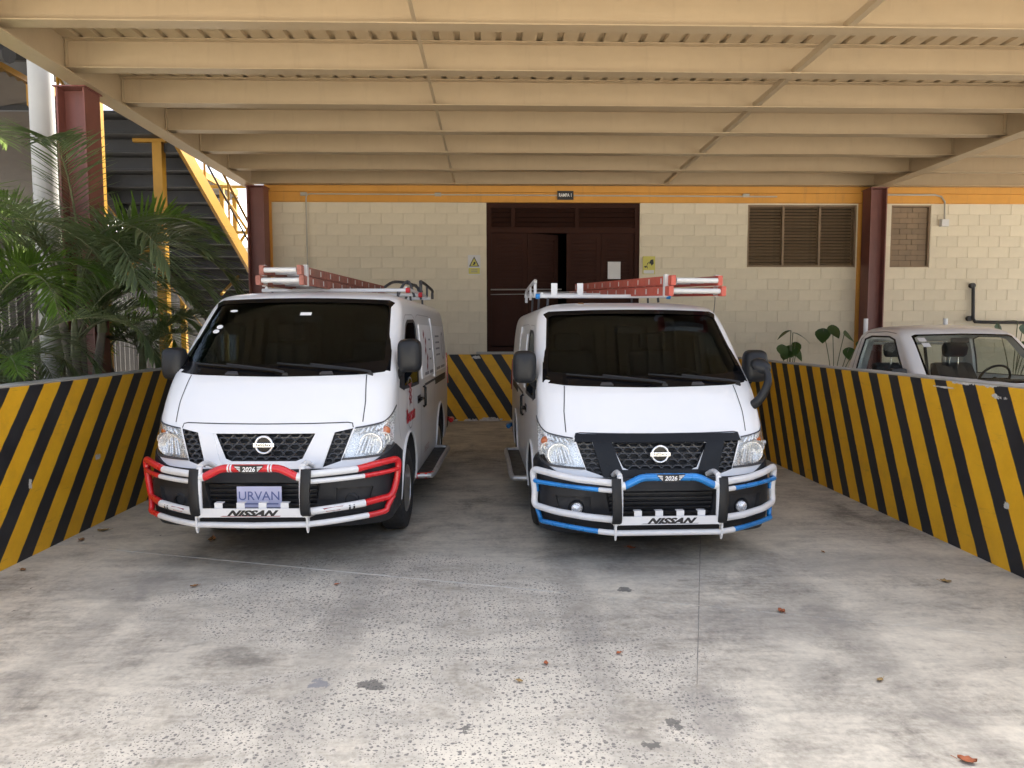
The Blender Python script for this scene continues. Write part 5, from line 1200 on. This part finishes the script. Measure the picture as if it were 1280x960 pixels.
def palm(label, x, y, z0, stems, seed, lit=.2):
    rn = random.Random(seed); t = thing('palm_tree', label, 'palm', (x, y, z0), 0, 'palms planted behind the left wall')
    for (dx, dy, h, lean, nf, az0, az1, sc_) in stems:
        top = Vector((dx + lean, dy, h)); MB().tube(smooth_path([(dx * .4, dy * .4, -.1), (dx * .8, dy * .8, h * .5), tuple(top)], 5), [.055 - .002 * q for q in range(11)], 10).build('stem', 'palm_trunk', t, smooth=50)
        MB().tube([tuple(top - Vector((0, 0, .04))), tuple(top + Vector((0, 0, .22))), tuple(top + Vector((0, 0, .38)))], [.05, .035, .018], 8).build('crownshaft', 'palm_stem', t, smooth=50)
        for q in range(nf):
            a = az0 + (az1 - az0) * (q + rn.uniform(.1, .9)) / nf
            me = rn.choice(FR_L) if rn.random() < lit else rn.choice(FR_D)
            o = link('frond', me, t, tuple(top + Vector((0, 0, rn.uniform(.05, .3)))), (rn.uniform(-.15, .15), rn.uniform(-.22, .25), R(a))); s = sc_ * rn.uniform(.85, 1.12); o.scale = (s, s, s)
    return t
palm('feather palm arching over towards the left van windscreen', -4.12, 7.25, .85, [(0, 0, 1.2, .03, 8, -75, 65, 1.04), (.05, .25, .85, .03, 6, -70, 80, .95), (-.15, 0, 1.1, -.05, 6, 80, 280, .9), (.0, -.1, .6, .0, 6, -40, 100, .85)], 3, .08)
palm('bright green palm at the left edge of the picture', -4.72, 6.2, .85, [(0, 0, 1.40, -.05, 10, 20, 340, .98), (.25, .2, .8, .05, 8, -60, 300, .85)], 14, .65)
palm('low young palm just behind the left wall top', -3.95, 5.85, .85, [(0, 0, .25, 0, 9, 20, 330, .6), (-.4, .3, .45, 0, 9, 30, 330, .75)], 21, .35)
palm('bushy low palm filling the bed beside the maroon column', -3.98, 8.2, .85, [(0, 0, .35, 0, 8, -20, 220, .78), (-.5, .2, .45, 0, 8, 0, 360, .85)], 41, .1)
palm('palm in deep shade behind the maroon column', -5.55, 9.3, .85, [(0, 0, 1.1, 0, 9, 60, 300, .9)], 33, .05)
# ------------------------------------------------------------------ broad-leaved plants by the right wall
def heart(w_, l_, seed):
    rn = random.Random(seed); m = MB(); prof = [(0, .10), (.12, .62), (.3, .98), (.5, 1.), (.72, .72), (.9, .32), (1., .02)]; rows = []
    for s, k in prof:
        zc = -.35 * s * s * l_; rows.append([(-k * w_ / 2, s * l_ - .08 * l_ * k, zc + .05 * l_ * k), (-k * w_ / 4, s * l_, zc + .015 * l_), (0, s * l_, zc), (k * w_ / 4, s * l_, zc + .015 * l_), (k * w_ / 2, s * l_ - .08 * l_ * k, zc + .05 * l_ * k)])
    return m.grid(rows).mesh('leaf', 'broad_leaf', smooth=60, recalc=False)
HM = [heart(.26, .28, 1), heart(.21, .25, 2), heart(.12, .32, 3)]
def plant(label, x, y, leaves, seed):
    rn = random.Random(seed); t = thing('leafy_plant', label, 'plant', (x, y, -.02), 0, 'broad-leaved plants by the cream wall')
    for (dx, dz, mi, az, el) in leaves:
        tip = Vector((dx, rn.uniform(-.1, .1), dz)); MB().tube(smooth_path([(0, 0, 0), (dx * .3, 0, dz * .55), tuple(tip)], 5), .008, 6).build('stalk', 'palm_stem', t)
        link('leaf', HM[mi], t, tuple(tip), (R(el), 0, R(az)))
plant('low plant with round and pointed leaves, nearest the right van mirror', 5.20, 12.3, [(-.16, 1.46, 0, 20, -100), (.04, 1.44, 0, -15, -115), (.16, 1.40, 1, 30, -95), (-.05, 1.36, 1, -40, -120), (.06, 1.66, 2, 250, -15), (.02, 1.70, 2, 110, -10), (.12, 1.50, 1, -60, -70)], 1)
plant('tall-stalked plant with heart-shaped leaves beside the maroon column', 6.05, 12.4, [(.0, 1.80, 0, 15, -105), (-.17, 1.74, 0, -25, -95), (.14, 1.70, 1, 40, -110), (.42, 1.52, 1, 10, -100), (.30, 1.40, 1, -20, -100)], 2)
plant('dark leafy plant against the cream wall at the right edge', 9.3, 12.4, [(.0, 1.85, 2, 60, 15), (.15, 1.8, 0, 20, -100), (.3, 1.7, 0, -16, -110), (-.3, 1.82, 1, 25, -90), (.4, 1.5, 0, 19, -100), (.1, 1.5, 0, -17, -110), (.5, 1.75, 0, 40, -95)], 3)
# ------------------------------------------------------------------ dry leaves on the floor
def dry(seed, L):
    rn = random.Random(seed); m = MB(); rows = []
    for i in range(6):
        s = i / 5; k = math.sin(math.pi * (s * .92 + .04)) * L * .32; z = .004 + .22 * L * (s - .5) ** 2 * rn.uniform(.7, 1.8); cu = rn.uniform(.05, .25) * L
        rows.append([(-k, s * L, z + cu * rn.uniform(.6, 1.)), (-k * .4, s * L, z + .1 * cu), (k * .4, s * L, z), (k, s * L, z + cu * rn.uniform(.3, 1.))])
    m.grid(rows); m.tube([(0, -.02 * L, .004), (0, -.35 * L, .012)], .0012, 4); return m
LV = [((-2.241, 5.577), .13, 'a', 'brown curled dry leaf on the floor under the left bull bar'), ((-1.926, 4.589), .07, 'a', 'small brown dry leaf below the left van number plate area'), ((1.025, 5.317), .10, 'b', 'reddish dry leaf on the floor under the blue bull bar'),
      ((0.263, 3.402), .055, 'b', 'tiny orange leaf on the pebbled concrete in the middle'), ((0.661, 3.53), .05, 'b', 'small rust-coloured leaf right of the centre pebbles'), ((0.107, 3.253), .05, 'c', 'tiny tan leaf left of the orange one on the pebbles'),
      ((1.704, 4.006), .09, 'b', 'crumpled reddish leaf on the slab right of the joint'), ((1.848, 3.213), .06, 'c', 'yellowish curled leaf on the bare right-hand concrete'), ((2.96, 4.513), .09, 'c', 'flat tan leaf on the floor near the right striped wall'),
      ((2.472, 5.128), .05, 'a', 'small dark leaf between the right van and striped wall'), ((-1.011, 4.588), .05, 'b', 'small red leaf beside the pale joint line'), ((1.789, 2.58), .09, 'b', 'reddish leaf with stalk at the lower right picture edge'),
      ((-3.28, 5.62), .10, 'a', 'brown leaf lying at the foot of the left striped wall'), ((-3.22, 5.95), .12, 'c', 'larger tan leaf against the base of the left wall'), ((-3.3, 4.95), .07, 'a', 'dark brown leaf at the left wall base, nearest the picture edge')]
for i, ((x, y), L, k, lb) in enumerate(LV):
    o = dry(50 + i, L * .72).build('dry_leaf', 'dry_leaf_' + k, smooth=60); o.location = (x, y, .003); o.rotation_euler = (0, 0, i * 2.1); tag(o, lb, 'leaf', 'dry leaves on the concrete')
